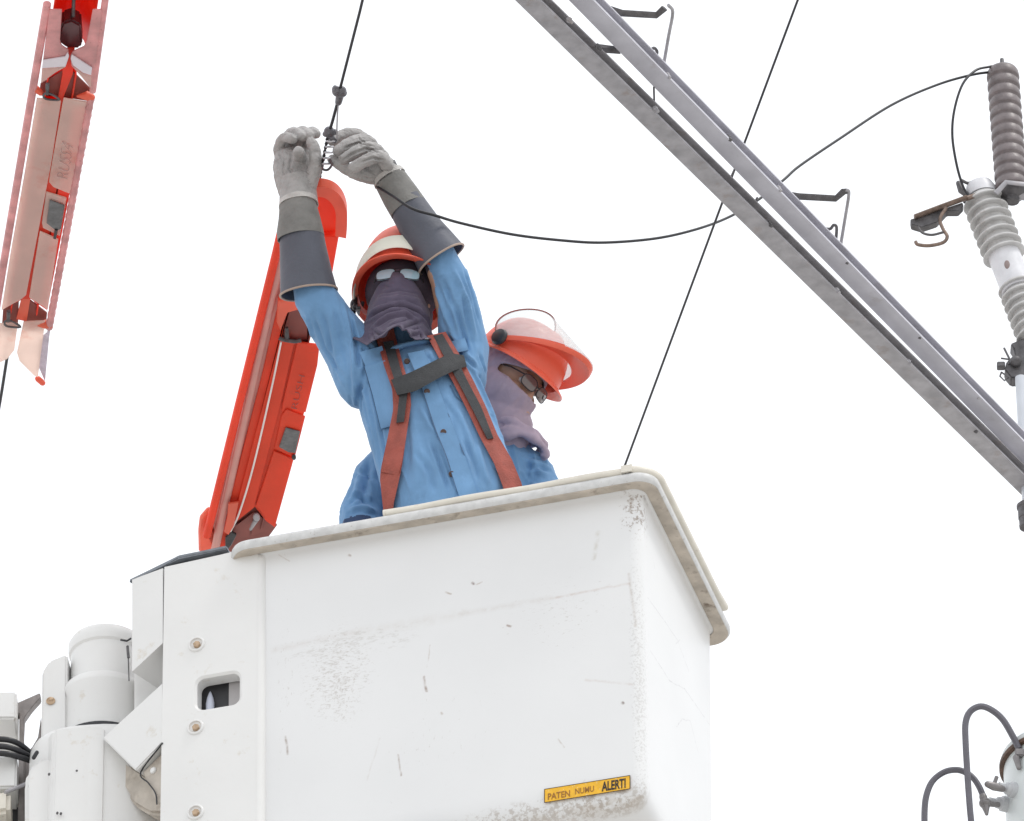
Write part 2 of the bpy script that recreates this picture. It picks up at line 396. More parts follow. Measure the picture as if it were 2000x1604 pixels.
bucket = thing('aerial_bucket', 'large white rectangular work bucket carrying the two workers', 'bucket', RC, YAW)
hx, hy, rc = LR / 2 - .052, WR / 2 - .052, .034
bm = B(); rings = []
HB = -loc2(1255, 1562, YF)[1]
for z, off in ((-HB, -.060), (-HB + .003, -.040), (-HB + .012, -.020), (-HB + .028, -.007), (-HB + .055, 0.0)):
    tp = -.012; rings.append(rrect(hx + off + tp, hy + off + tp, max(.02, rc + off), z, 8))
nz_ = 24
for i in range(1, nz_ + 1):
    z = -HB + .055 + (HB - .055 - .035) * i / nz_; rings.append(rrect(hx - .012 * (1 - i / nz_), hy - .012 * (1 - i / nz_), rc, z, 8))
for z, off in ((-.014, .001), (-.006, .003), (-.001, .008), (.003, .014)): rings.append(rrect(hx + off, hy + off, rc + off, z, 8))
rings.append(rrect(hx - .02, hy - .02, rc - .01, .004, 8))
rings.append(rrect(hx - .025, hy - .025, rc - .02, -.10, 8)); rings.append(rrect(hx - .03, hy - .03, rc - .03, -HB + .03, 8))
loft(bm, rings)
obj('body', bm, BUCKET, bucket, angle=50)
# rim: down-turned flange all round
bm = B(); prof = [(.030, .001), (.040, -.001), (.048, -.004), (.0525, .002), (.0525, .017), (.049, .025), (.040, .028), (-.018, .028), (-.022, .022), (-.022, .006)]
vs = [[bm.verts.new(p) for p in rrect(hx + o_, hy + o_, rc + max(o_, -.01) * .5, z_, 10)] for o_, z_ in prof]
for a, b in zip(vs, vs[1:] + vs[:1]): bridge(bm, a, b)
obj('rim', bm, RIM, bucket, angle=50)
UNDER = mat('grime_and_shade_underside', (0.52, 0.46, 0.39), 0.6, 0, .2, 18, .3, 60, dirt=((0.20, 0.15, 0.11), 28, 0.55, 0.18))  # tan base mixes grime with painted shade beneath the flange
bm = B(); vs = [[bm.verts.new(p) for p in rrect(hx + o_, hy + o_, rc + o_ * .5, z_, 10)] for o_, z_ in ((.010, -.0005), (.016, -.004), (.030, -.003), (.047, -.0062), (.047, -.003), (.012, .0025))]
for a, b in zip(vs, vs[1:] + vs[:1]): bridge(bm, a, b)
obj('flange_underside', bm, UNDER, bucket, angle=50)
# liner lip: bent strip lying on the rim along the front and round the right end
def lipstrip(name, pts, wd, h):
    bm = B(); fr = frames(pts, ez); rr = []
    for p, f in zip(pts, fr):
        sd_ = f[0].cross(ez).normalized()
        rr.append([p + sd_ * a + ez * b for a, b in ((-wd, 0), (wd * .8, 0), (wd, h * .25), (wd, h * .7), (wd * .75, h), (-wd, h))])
    loft(bm, rr); return obj(name, bm, LINER, bucket, angle=60)
zt = .0295
xl = loc2(757, 985, -hy)[0]; xr = loc2(1238, 905, -hy)[0]
fp = [bl(xl + (xr - xl) * i / 12, -hy - .030 + .0025 * math.sin(i * 1.1), zt) for i in range(13)]
lipstrip('liner_lip', fp, .020, .020)
rp_ = [bl(xr + .008, -hy - .030, zt)]
cxr, cyr = hx + .022 - .06, -hy - .030 + .06
for i in range(0, 9): a = R(-90 + 90 * i / 8); rp_.append(bl(cxr + math.cos(a) * .075, cyr + math.sin(a) * .06, zt))
for i in range(1, 9): rp_.append(bl(cxr + .075 + .004 * (i > 7), cyr + (hy * 2 - .09) * i / 8, zt))
lipstrip('liner_lip', rp_, .024, .022)
# warning decal with print
dq = [onb(1062, 1539, YF), onb(1229, 1512, YF), onb(1229, 1538, YF), onb(1062, 1565, YF)]
dl = [( (p - RC).dot(ex), (p - RC).dot(ez)) for p in dq]
slope = math.atan2(dl[1][1] - dl[0][1], dl[1][0] - dl[0][0])
YD = YF + 0.0085
def decal_pt(u, v, off):                      # u,v in 0..1 across the decal, v up from its lower edge
    b = V(dl[3]).lerp(V(dl[2]), u); t_ = V(dl[0]).lerp(V(dl[1]), u); q = b.lerp(t_, v)
    return bl(q.x, YD - off, q.y)
bm = B(); prism(bm, [decal_pt(0, 0, 0), decal_pt(1, 0, 0), decal_pt(1, 1, 0), decal_pt(0, 1, 0)], ey * -.0012)
dec = obj('warning_decal', bm, DECAL, bucket, smooth=False, label='yellow warning strip with worn lettering low on the bucket')
def print_text(txt, u0, v0, u1, v1, mt, bold=0.0, parent=None, nm='lettering'):
    cu = bpy.data.curves.new('t', 'FONT'); cu.body = txt; cu.size = 1; cu.offset = bold; cu.resolution_u = 3
    o = bpy.data.objects.new('t', cu); COL.objects.link(o); dg = bpy.context.evaluated_depsgraph_get(); dg.update()
    me = bpy.data.meshes.new_from_object(o.evaluated_get(dg)); bpy.data.objects.remove(o)
    xs = [v.co.x for v in me.vertices]; ys = [v.co.y for v in me.vertices]
    for v in me.vertices:
        u = u0 + (v.co.x - min(xs)) / (max(xs) - min(xs)) * (u1 - u0); q = v0 + (v.co.y - min(ys)) / (max(ys) - min(ys)) * (v1 - v0)
        v.co = decal_pt(u, q, .0022)
    return obj(nm, None, mt, parent, smooth=False, mesh=me)
print_text('PATEN', .04, .14, .30, .62, INKB, .02, dec); print_text('NUMU', .36, .22, .58, .66, INKB, .01, dec); print_text('ALERTI', .67, .12, .95, .84, INK, .03, dec)
bm = B()
for a, b in (((0, 0), (1, 0)), ((1, 0), (1, 1)), ((1, 1), (0, 1)), ((0, 1), (0, 0))): tube(bm, [decal_pt(*a, .0012), decal_pt(*b, .0012)], .0011, 4)
obj('border', bm, INK, dec)

# ------------------------------------------------------------------ boom head beside the bucket
boom = thing('lift_boom_head', 'white boom tip with recessed bolts and rotator beside the bucket', 'boom', bl(-hx - .2, YF + .1, -1.2), YAW)
YP = YF - .012
def PP(px, py): return onb(px, py, YP)
zt_ = loc2(345, 1096, YP)[1]; zb_ = loc2(345, 1604, YP)[1] - .35
xa = loc2(516, 1300, YP)[0]; xb = loc2(346, 1300, YP)[0]; xc = loc2(318, 1300, YP)[0]
# front post as a plan outline pushed down; with a real window through it
wx0, wz0 = loc2(384, 1350, YP)[0], loc2(384, 1387, YP)[1]; wx1, wz1 = loc2(467, 1350, YP)[0], loc2(430, 1318, YP)[1]
def post_piece(bm, x0, x1, z0, z1, depth=.05, r=0.0):
    prism(bm, [bl(x0, YP, z0), bl(x1, YP, z0), bl(x1, YP, z1), bl(x0, YP, z1)], ey * depth)
bm = B()
k = 5
def arc(cx, cz, r, a0, a1): return [(cx + r * math.cos(R(a0 + (a1 - a0) * i / k)), cz + r * math.sin(R(a0 + (a1 - a0) * i / k))) for i in range(k + 1)]
ro = .022
hole = arc(wx1 - ro, wz1 - ro, ro, 0, 90) + arc(wx0 + ro, wz1 - ro, ro, 90, 180) + arc(wx0 + ro, wz0 + ro, ro, 180, 270) + arc(wx1 - ro, wz0 + ro, ro, 270, 360)
X0, X1 = xc, xa - .02
xm = (wx0 + wx1) / 2; rim_h = arc(wx1 - ro, wz1 - ro, ro + .007, 0, 90) + arc(wx0 + ro, wz1 - ro, ro + .007, 90, 180) + arc(wx0 + ro, wz0 + ro, ro + .007, 180, 270) + arc(wx1 - ro, wz0 + ro, ro + .007, 270, 360)
def vring(pts, y): return [bm.verts.new(bl(x, y, z)) for x, z in pts]
hi = vring(rim_h, YP); h1 = vring(hole, YP + .006); h2 = vring(hole, YP + .045)
bridge(bm, hi, h1); bridge(bm, h1, h2)
ztl, ztr_ = zt_ - .013, zt_ + .004
def cv(x, z): return bm.verts.new(bl(x, YP, z))
nH = len(hi); top_r, top_l, bot_l, bot_r = 5, 6, 17, 18       # ends of the straight runs of the hole
tm, bmid = cv(xm, (ztl + ztr_) / 2), cv(xm, zb_)
ptm, pbm = bm.verts.new(bl(xm, YP, wz1 + .007)), bm.verts.new(bl(xm, YP, wz0 - .007))
bm.faces.new([tm, cv(X0, ztl), cv(X0, zb_), bmid, pbm] + hi[bot_l:top_l - 1:-1] + [ptm])
bm.faces.new([bmid, cv(X1, zb_), cv(X1, ztr_), tm, ptm] + hi[top_r::-1] + hi[:bot_r - 1:-1] + [pbm])
# rounded right edge of the post
rr = []
ztr = loc2(510, 1080, YP)[1]
for z in (zb_, ztr - .015, ztr - .004, ztr):
    sh = .010 if z == ztr else (.003 if z > ztr - .01 else 0)
    rr.append([bl(xa - .0205, YP + .0003 + sh * .3, z)] + [bl(xa - .02 + (.02 - sh) * math.sin(R(a)), YP + .02 - (.02 - sh * .3) * math.cos(R(a)), z) for a in (15, 35, 55, 75, 90)] + [bl(xa - sh, YP + .07, z), bl(xa - .0205, YP + .07, z)])
loft(bm, rr)
obj('post', bm, WHITE_FG, boom, angle=35)
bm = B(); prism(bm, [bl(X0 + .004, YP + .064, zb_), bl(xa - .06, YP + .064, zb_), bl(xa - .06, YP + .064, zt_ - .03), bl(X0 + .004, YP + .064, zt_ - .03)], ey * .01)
DARKIN = mat('shade_black_inside', (0.05, 0.05, 0.055), 0.6)  # near-black colour stands in for the shade inside the boom head
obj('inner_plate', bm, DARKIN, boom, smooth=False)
bm = B(); prism(bm, [bl(wx1 - .046, YP + .050, wz0 - .05), bl(wx1 + .01, YP + .050, wz0 - .05), bl(wx1 + .01, YP + .050, wz1 + .03), bl(wx1 - .046, YP + .050, wz1 + .03)], ey * .012)
obj('inner_rib', bm, mat('grey_inner_rib', (.42, .40, .40), .5), boom, smooth=False)
bm = B(); a_ = loc2(410, 1374, YP + .05); lathe(bm, [(.012, -.08), (.012, .0), (.009, .018), (.004, .034), (.001, .04)], bl(a_[0], YP + .052, a_[1]), ez, 14)
obj('plunger_tip', bm, mat('blue_white_nylon', (.55, .58, .68), .4), boom)
for (bx_, by_) in ((384, 1259), (382, 1421), (382, 1587)):
    q = loc2(bx_, by_, YP); bm = B()
    lathe(bm, [(.0245, .0), (.0235, .004), (.0215, .0055), (.0185, .0055), (.0170, .0005), (.0165, .0003)], bl(q[0], YP, q[1]), -ey, 28, cap0=False, cap1=True)
    rec = obj('bolt_recess', bm, WHITE_FG, boom, angle=30)
    bm = B(); lathe(bm, [(.0105, .0), (.0105, .007), (.009, .009)], bl(q[0] + .002, YP - .0004, q[1] - .003) , -ey, 6)
    obj('bolt', bm, TAN, rec, angle=20)
# chamfered side plate and the K-shaped arms, on a plane that turns away to the left
cdir = (ex * math.cos(R(22)) - ey * math.sin(R(22)) * 1).normalized()      # along the chamfer, towards the right
cn = V((cdir.y, -cdir.x, 0)).normalized();  cp = bl(xc + .0005, YP + .001, 0)
def CP(px, py): return atp(px, py, cp, cn)
bm = B(); prism(bm, [CP(318, 1110), CP(258, 1132), CP(258, 1312), CP(318, 1256)], -cn * .14)
obj('side_plate', bm, WHITE_FG, boom, smooth=False)
bm = B(); prism(bm, [CP(319, 1331), CP(199, 1441), CP(264, 1505), CP(319, 1449)], -cn * .10, .004)
obj('diagonal_arm', bm, WHITE_FG, boom, angle=30)
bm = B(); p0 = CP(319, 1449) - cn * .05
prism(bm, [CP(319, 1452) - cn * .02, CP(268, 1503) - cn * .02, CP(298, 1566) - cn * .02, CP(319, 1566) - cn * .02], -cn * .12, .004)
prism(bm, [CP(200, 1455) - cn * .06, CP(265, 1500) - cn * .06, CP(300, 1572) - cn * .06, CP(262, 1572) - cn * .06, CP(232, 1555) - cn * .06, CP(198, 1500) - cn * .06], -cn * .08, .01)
obj('arm_gusset', bm, mat('shaded_tan_gusset', (.50, .45, .39), .6, 0, .15, 20, .15, 60, dirt=((.34, .29, .24), 16, .55, .2)), boom, angle=30)  # tan base colour stands in for shade under the diagonal arm
bm = B(); tube(bm, spline([CP(319, 1452) + cn * .003, CP(268, 1504) + cn * .003 - cn * .018, CP(283, 1525) - cn * .014, CP(297, 1545) - cn * .014, CP(300, 1567) - cn * .014], 5), .0022, 6)
obj('seal_strip', bm, RUBBER, boom)
bm = B(); lathe(bm, [(.010, 0), (.010, .004), (.007, .007)], CP(291, 1500) - cn * .02, cn, 12); obj('rivet', bm, WHITE_FG, boom)
# dark lid
bm = B()
lid = [onb(254, 1136, YP + .10), onb(262, 1124, YP + .10), onb(345, 1090, YP + .02), onb(440, 1074, YP + .0), bl(xa - .06, YP + .10, zt_ + .03), bl(xc - .10, YP + .22, zt_ + .0)]
zl = zt_ + .006
lid = [CP(252, 1138), CP(318, 1108), bl(xb, YP - .004, zl + .0), bl(loc2(443, 1076, YP)[0], YP - .004, zl + .004), bl(loc2(443, 1076, YP)[0], YP + .16, zl + .004), CP(252, 1138) - cn * .16]
prism(bm, lid, ez * .012, .003)
obj('lid', bm, mat('dark_grey_lid', (.20, .22, .25), .4, 0, .2, 30), boom, angle=30)
# rotator behind: stacked cylinders
ra = at(196, 1400, 18.86)
def zh(py, Y=18.86): return at(196, py, Y).z
bm = B(); z0 = zh(1360); z1 = zh(1282)
lathe(bm, [(.098, 0), (.098, z1 - z0 - .006), (.104, z1 - z0), (.106, z1 - z0 + .012), (.106, z1 - z0 + .03), (.098, z1 - z0 + .045), (.05, z1 - z0 + .052)], V((ra.x + .012, ra.y, z0)), ez, 48)
rot = obj('rotator_cylinder', bm, WHITE_FG, boom, angle=35)
bm = B(); z0 = zh(1460); z1 = zh(1365)
lathe(bm, [(.112, 0), (.114, z1 - z0 - .03), (.122, z1 - z0 - .006), (.122, z1 - z0), (.112, z1 - z0 + .022), (.099, z1 - z0 + .028)], V((ra.x + .008, ra.y, z0)), ez, 48)
obj('rotator_collar', bm, WHITE_FG, boom, angle=35)
bm = B(); lathe(bm, [(.1215, 0), (.1215, .012)], V((ra.x + .008, ra.y, z0 - .002)), ez, 48); obj('rotator_seal', bm, RUBBER, boom)
z0 = zh(1900); z1 = zh(1466)
bm = B(); q = V((ra.x + .02, ra.y, 0)); rr = []
for z, s in ((z0, 1), (z1 - .05, 1), (z1 - .02, .99), (z1 - .004, .95), (z1, .9)):
    rr.append([V((q.x, q.y, z)) + V((math.cos(R(a)) * .215 * s * (abs(math.cos(R(a))) ** -.25 if abs(math.cos(R(a))) > .3 else 1), math.sin(R(a)) * .15 * s, 0)) for a in range(0, 360, 10)])
loft(bm, rr); obj('rotator_base', bm, WHITE_FG, boom, angle=45)
# left housing cheek with an oval hole mark
bm = B(); pl = [(82, 1312), (96, 1290), (131, 1276), (131, 1470), (104, 1480), (86, 1500), (68, 1482), (80, 1440)]
prism(bm, [at(x, y, 18.80) for x, y in pl], V((0.01, .10, 0)), .006)
ck = obj('housing_cheek', bm, WHITE_FG, boom, angle=30)
bm = B(); lathe(bm, [(.013, 0), (.0115, .002), (.010, .0022), (.010, .001)], at(99, 1369, 18.797), V((0, -1, 0)), 20)
ball(bm, at(100, 1366, 18.797), .007, .004, .007)
obj('bolt', bm, TAN, ck)
bm = B(); prism(bm, [at(x, y, 18.74) for x, y in ((48, 1530), (52, 1508), (72, 1482), (104, 1475), (104, 1800), (48, 1800))], V((0, .12, 0)), .012)
obj('housing_skirt', bm, WHITE_FG, boom, angle=30)
bm = B()
for p in ((250, 1262, 252, 1330),): tube(bm, [at(p[0], p[1], 18.745), at(p[2], p[3], 18.745)], .0018, 6)
tube(bm, [at(249, 1262, 18.74), at(251, 1285, 18.74)], .004, 6)
obj('pull_pin', bm, STEEL_DK, boom)
bm = B(); prism(bm, [at(x, y, 18.72) for x, y in ((262, 1300), (300, 1262), (322, 1262), (322, 1470), (262, 1470))], V((0, .16, 0)), .008); obj('bridge_block', bm, WHITE_FG, boom, angle=30)
# angular shroud over the rotator's front, with its own fasteners
bm = B(); zs0, zs1 = zh(1900), zh(1478)
sh = [V((ra.x - .175, ra.y - .02, 0)), V((ra.x - .12, ra.y - .150, 0)), V((ra.x - .02, ra.y - .165, 0)), V((ra.x + .03, ra.y - .155, 0)), V((ra.x + .05, ra.y + .02, 0)), V((ra.x - .12, ra.y + .06, 0))]
prism(bm, [p + ez * zs0 for p in sh], ez * (zs1 - zs0), .010, 3); shroud = obj('rotator_shroud', bm, WHITE_FG, boom, angle=30)
for (sx_, sy_) in ((112, 1588), (119, 1589), (150, 1506), (96, 1512)):
    bm = B(); lathe(bm, [(.0034, -.004), (.0034, .002), (.002, .0035)], atp(sx_, sy_, V((ra.x - .06, ra.y - .160, 0)), V((.1, -1, 0)).normalized()), V((.2, -1, 0)), 8); obj('screw', bm, STEEL_DK, shroud)
bm = B(); tube(bm, [at(256, 1247, 18.74), at(248, 1252, 18.74), at(236, 1250, 18.75)], .003, 6); obj('lanyard', bm, RUBBER, boom)
bm = B(); tube(bm, [at(66, 1480, 18.735), at(72, 1470, 18.735)], .006, 8, ball=True); obj('grommet', bm, RUBBER, boom)
# carrier of grey plates and hoses further left
GP = mat('grey_brown_cast_plate', (.27, .245, .235), .55, .2, .2, 30, .15, 80)
bm = B()
prism(bm, [at(x, y, 18.95) for x, y in ((10, 1383), (78, 1353), (80, 1362), (62, 1382), (48, 1402), (46, 1440), (50, 1470), (62, 1460), (74, 1440), (80, 1400), (80, 1700), (36, 1700), (38, 1395))], V((0, .03, 0)), .002)
obj('carrier_plate', bm, GP, boom, angle=30)
bm = B(); prism(bm, [at(x, y, 18.93) for x, y in ((36, 1450), (48, 1450), (48, 1700), (34, 1700))], V((0, .05, 0)), .003); obj('carrier_rib', bm, GP, boom, angle=30)
bm = B(); box(bm, at(-18, 1415, 18.98), V((.078, 0, 0)), V((0, .1, 0)), ez * .045, .006); obj('valve_block', bm, WHITE_FG, boom, angle=30)
bm = B(); box(bm, at(-2, 1530, 18.90), V((.053, 0, 0)), V((0, .06, 0)), ez * .052, .006); obj('valve_block', bm, WHITE_FG, boom, angle=30)
bm = B(); box(bm, at(-20, 1592, 18.88), V((.06, 0, .01)), V((0, .06, 0)), ez * .035, .012); obj('valve_block', bm, LINER, boom, angle=30)
bm = B(); tube(bm, [at(10, 1548, 18.82), at(52, 1531, 18.85)], .006, 10); obj('link_rod', bm, STEEL, boom)
bm = B(); prism(bm, [at(x, y, 18.97) for x, y in ((0, 1604), (30, 1560), (36, 1580), (36, 1700), (0, 1700))], V((0, .02, 0))); obj('shadow_plate', bm, DARKIN, boom, smooth=False)  # dark sheet stands in for the shadow beside the carrier plate
for i, (ya, yb, yc) in enumerate(((1444, 1452, 1478), (1458, 1466, 1484), (1472, 1478, 1490))):
    bm = B(); tube(bm, spline([at(-60, ya + 6, 18.80), at(0, ya, 18.80), at(35, yb, 18.82), at(66, yc, 18.88), at(84, yc + 22, 18.95)], 6), .0085, 12)
    obj('hose', bm, RUBBER, boom)
# boom arm running on down to the left, out of the picture
bm = B(); e0 = at(-30, 1640, 18.95); e1 = e0 + V((-1.4, .6, -3.2))
tube(bm, [e0, e1], (.14, .16), 4); obj('arm', bm, WHITE_FG, boom, smooth=False)

# ------------------------------------------------------------------ steel crossarms
ZC = 14.95
def beam(name, label, pa, pb, wd, ht, smt=None, th=.005):
    """channel: web on the left, flanges towards the right and the viewer; pa, pb: lower-left edge"""
    d = (pb - pa); d.normalize(); a = pa - d * .5; b = pb + d * .9
    side = V((d.y, -d.x, 0)).normalized()                     # right and towards the camera
    prof = [(0, 0), (wd, 0), (wd, th), (wd * .99, th * 1.6), (th, th * 1.6), (th, ht - th), (wd, ht - th), (wd, ht), (0, ht)]
    o = thing(name, label, 'crossarm', a, 0, 'steel crossarms overhead')
    bm = B(); loft(bm, [[q + side * s + ez * h for s, h in prof] for q in [a.lerp(b, i / 12) for i in range(13)]])
    obj('channel', bm, smt or STEEL, o, smooth=False)
    return o, a, b, d, side
xarmA, aA, bA, dA, sA = beam('steel_crossarm', 'lower left of two parallel grey steel crossarms running diagonally', atz(1028, 22, ZC), atz(1990, 962, ZC), .056, .043)
xarmB, aB, bB, dB, sB = beam('steel_crossarm', 'upper right of two parallel grey steel crossarms running diagonally', atz(1132, 22, ZC + .06), atz(2010, 918, ZC + .06), .056, .043, STEEL_L)
def bolt_on(o, px, py, z, d, s):
    p = atz(px, py, z); bm = B()
    lathe(bm, [(.009, 0), (.009, .007), (.006, .009), (.005, .020), (.002, .021)], p, (s * .6 - ez * .8), 6); obj('bolt', bm, STEEL_DK if random.random() < .3 else STEEL, o, angle=25)
for q in ((1110, 38), (1166, 90), (1278, 212), (1500, 436), (1632, 566), (1772, 706), (1900, 838)): bolt_on(xarmA, *q, ZC + .012, dA, sA)
for q in ((1301, 146), (1420, 268), (1518, 367), (1648, 508), (1790, 654), (1905, 772)): bolt_on(xarmB, *q, ZC + .075, dB, sB)
# packing plates between the arms
bm = B(); prism(bm, [atz(1172, 92, ZC + .06), atz(1210, 97, ZC + .06), atz(1212, 106, ZC + .06), atz(1184, 104, ZC + .06)], ez * .01); obj('spacer_plate', bm, STEEL_DK, xarmA, smooth=False)
for a, b in (((1277, 170), (1278, 205)), ((1433, 334), (1426, 350)), ((1479, 386), (1474, 396))):
    bm = B(); tube(bm, [atz(*a, ZC + .06), atz(*b, ZC + .04)], .0028, 8); obj('through_bolt', bm, STEEL_DK, xarmA)
# bent strap brackets standing on the arms
def bracket(label, bar, rod, hook, z):
    o = thing('strap_bracket', label, 'bracket', atz(*rod[-1], z), 0, 'bent strap brackets on the crossarms')
    bm = B(); P = [atz(x, y, z) for x, y in bar]; rr = []
    n_ = V((0, .25, .97))
    tube(bm, P, [(.0035, .010)] * len(P), 8, up=(0, 0.6, 0.8)); obj('strap', bm, STEEL_DK, o)
    bm = B(); tube(bm, spline([atz(x, y, z) for x, y in rod], 4), .0048, 8); obj('rod', bm, STEEL, o)
    if hook:
        bm = B(); tube(bm, spline([atz(x, y, z) for x, y in hook], 5), .0045, 8); obj('hook', bm, STEEL_DK, o)
    return o
bracket('bent strap bracket with hook rising from the crossarm beside the cutout', [(1535, 380), (1560, 384), (1632, 388), (1648, 374), (1655, 374)], [(1652, 371), (1658, 378), (1650, 430), (1641, 485)], [(1612, 447), (1622, 447), (1628, 440), (1634, 445), (1632, 475)], ZC + .13)
bracket('bent strap bracket on the crossarms at the top edge', [(1190, 18), (1215, 26), (1282, 30), (1298, 16)], [(1305, 10), (1314, 24), (1306, 70), (1296, 128)], [(1270, 100), (1277, 94), (1283, 100), (1282, 110)], ZC + .13)

# ------------------------------------------------------------------ overhead lines
Z1 = at(600, 330, 18.30).z
def wire(name, label, pts, r, cat='wire', mt=None, k=8, sp=True):
    P = spline(pts, k) if sp else [V(p) for p in pts]
    bm = B(); tube(bm, P, r, 8); return tag(obj(name, bm, mt or WIRE, origin=P[0]), label, cat)
wire('overhead_wire', 'thin straight black wire passing behind crossarms and bucket corner', [atz(1660, -270, Z1), atz(1550, 22, Z1), atz(1388, 457, Z1), atz(1225, 897, Z1), atz(1120, 1180, Z1)], .0036, k=4)
YA = 19.5
wire('jumper_wire', 'black jumper wire sagging from the gloves behind crossarms to brown arrester', [at(738, 366, 18.28), at(770, 385, 18.245), at(806, 408, 18.235), at(850, 421, 18.27), at(900, 436, 18.34), at(1000, 458, 18.45), at(1100, 470, 18.55), at(1180, 474, 18.62), at(1280, 466, 18.72), at(1360, 448, 18.8), at(1424, 424, 18.9), at(1480, 391, 18.97), at(1530, 352, 19.02), at(1562, 324, 19.07), at(1640, 271, 19.17), at(1740, 206, 19.3), at(1830, 166, 19.4), at(1900, 146, 19.46), at(1945, 140, 19.5)], .0042)
wire('arrester_lead', 'short curved black lead looping from arrester top down to cutout', [at(1953, 127, YA), at(1930, 131, YA - .03), at(1905, 138, YA - .06), at(1880, 165, YA - .08), at(1864, 215, YA - .08), at(1860, 265, YA - .07), at(1868, 320, YA - .05), at(1880, 362, YA - .03), at(1892, 385, YA - .02)], .0040)
wire('covered_wire', 'black wire leaving the lower end of the pale cover', [atz(-22, 905, Z1), atz(0, 785, Z1), atz(13, 704, Z1), atz(30, 600, Z1)], .0048, k=3)
# the line being worked on, with clamp and twisted tie
HY = 18.30
dw = thing('dead_end_line', 'black line with clamp and twisted tie held between the gloves', 'wire', atz(640, 262, Z1))
bm = B(); tube(bm, [atz(760, -220, Z1), atz(703, 22, Z1), atz(660, 190, Z1)], .0042, 8); obj('line', bm, WIRE, dw)
bm = B(); tube(bm, [atz(662, 190, Z1), atz(650, 235, Z1), atz(640, 268, Z1)], .0046, 8); obj('line', bm, WIRE, dw)
bm = B(); P = [atz(641, 262, Z1).lerp(atz(617, 385, Z1), i / 60) for i in range(61)]; rr = []
tube(bm, P, [.0042 + .0012 * math.sin(i * 1.6) for i in range(61)], 8); obj('twisted_tail', bm, WIRE, dw)
bm = B(); tube(bm, spline([atz(661, 200, Z1), atz(659, 225, Z1 - .01), atz(658, 255, Z1 - .012), atz(659, 275, Z1 - .01)], 4), .0024, 6); obj('tie_wire', bm, STEEL, dw)
CL = mat('cast_clamp_metal', (.16, .155, .17), .45, .6, .25, 60, .2, 120)
bm = B(); ball(bm, atz(657, 178, Z1), .013, .02, .012); ball(bm, atz(668, 178, Z1), .013, .018, .012); tube(bm, [atz(652, 172, Z1), atz(674, 184, Z1)], .009, 8); tube(bm, [atz(664, 186, Z1), atz(661, 200, Z1)], [.012, .010], 10, ball=True)
obj('clamp', bm, CL, dw)
bm = B(); ball(bm, atz(643, 258, Z1), .016, .02, .014); tube(bm, [atz(636, 262, Z1), atz(654, 258, Z1)], .009, 8, ball=True); tube(bm, [atz(643, 262, Z1), atz(652, 275, Z1 - .01)], .009, 8, ball=True)
obj('clamp', bm, CL, dw)
bm = B()
for i in range(5):
    c = atz(646 - i * 2.3, 276 + i * 11, Z1 - .012); cc = [c + V((math.cos(a) * .011, 0, math.sin(a) * .008)) + V((0, math.sin(a * 1) * .01, 0)) for a in [k_ * .6 for k_ in range(11)]]
    tube(bm, cc, .0028, 6)
obj('twisted_tie', bm, mat('bright_tie_metal', (.45, .45, .48), .3, .8, .2, 60), dw)
bm = B(); tube(bm, spline([atz(644, 312, Z1 - .01), atz(648, 322, Z1 - .012), atz(640, 332, Z1 - .012), atz(630, 330, Z1 - .01), atz(631, 320, Z1 - .01)], 5), .0035, 8); obj('tie_loop', bm, CL, dw)

# ------------------------------------------------------------------ insulating covers on the lines
def shard(bm, pts, z, th=.006, bev=.0015): prism(bm, [atz(x, y, z) for x, y in pts], ez * th, bev, 1)
def hood(bm, c0_, c1_, wd, h, th=.004, n=14, z0=0.0):
    d = (c1_ - c0_).normalized(); s = d.cross(ez).normalized(); rings_ = []
    for q in (c0_, c1_):
        o_ = [q + s * (math.cos(math.pi * k_ / n) * wd) + ez * (z0 + math.sin(math.pi * k_ / n) * h) for k_ in range(n + 1)]
        i_ = [q + s * (math.cos(math.pi * k_ / n) * (wd - th)) + ez * (z0 + math.sin(math.pi * k_ / n) * (h - th)) for k_ in range(n, -1, -1)]
        rings_.append(o_ + i_)
    loft(bm, rings_)
# --- pale cover at the left
pc = thing('line_cover', 'faded pink and red insulating line cover hanging top left', 'line cover', atz(60, 640, Z1), 0, 'insulating covers clipped over the lines')
zf = Z1 - .03
bm = B(); hood(bm, atz(122, 150, zf), atz(46, 620, zf), .040, .09, z0=.01); obj('hood', bm, RED_GLOW, pc)
bm = B(); shard(bm, [(76, 194), (172, 202), (136, 378), (92, 606), (60, 584), (46, 584), (8, 602), (48, 350)], zf + .010, .004, 0); obj('back_wall', bm, RED_GLOW, pc, smooth=False)
bm = B(); hood(bm, atz(176, -170, zf), atz(132, 120, zf), .060, .11, z0=.01); obj('upper_hood', bm, RED_GLOW, pc)
bm = B(); shard(bm, [(72, 193), (119, 199), (100, 320), (51, 577), (42, 585), (3, 607), (20, 500), (48, 340)], zf); obj('left_flap', bm, PALE_COVER, pc, angle=30)
bm = B(); shard(bm, [(124, 193), (172, 201), (164, 250), (139, 380), (128, 376), (104, 366), (96, 357), (97, 345)], zf); obj('right_flap', bm, PALE_COVER, pc, angle=30)
bm = B(); shard(bm, [(90, 376), (130, 388), (117, 462), (84, 446), (82, 436)], zf + .004); obj('label_plate', bm, PALE_COVER, pc, angle=30)
bm = B(); shard(bm, [(97, 391), (126, 402), (119, 448), (110, 452), (91, 437)], zf - .002, .004); obj('tape_patch', bm, TAPE, pc, smooth=False)
bm = B(); tube(bm, [atz(110, 448, zf - .003), atz(107, 465, zf - .003)], .005, 6); obj('tape_tail', bm, RUBBER, pc)
bm = B(); shard(bm, [(78, 453), (114, 469), (93, 606), (82, 598), (57, 582), (62, 550)], zf); obj('right_flap', bm, PALE_COVER, pc, angle=30)
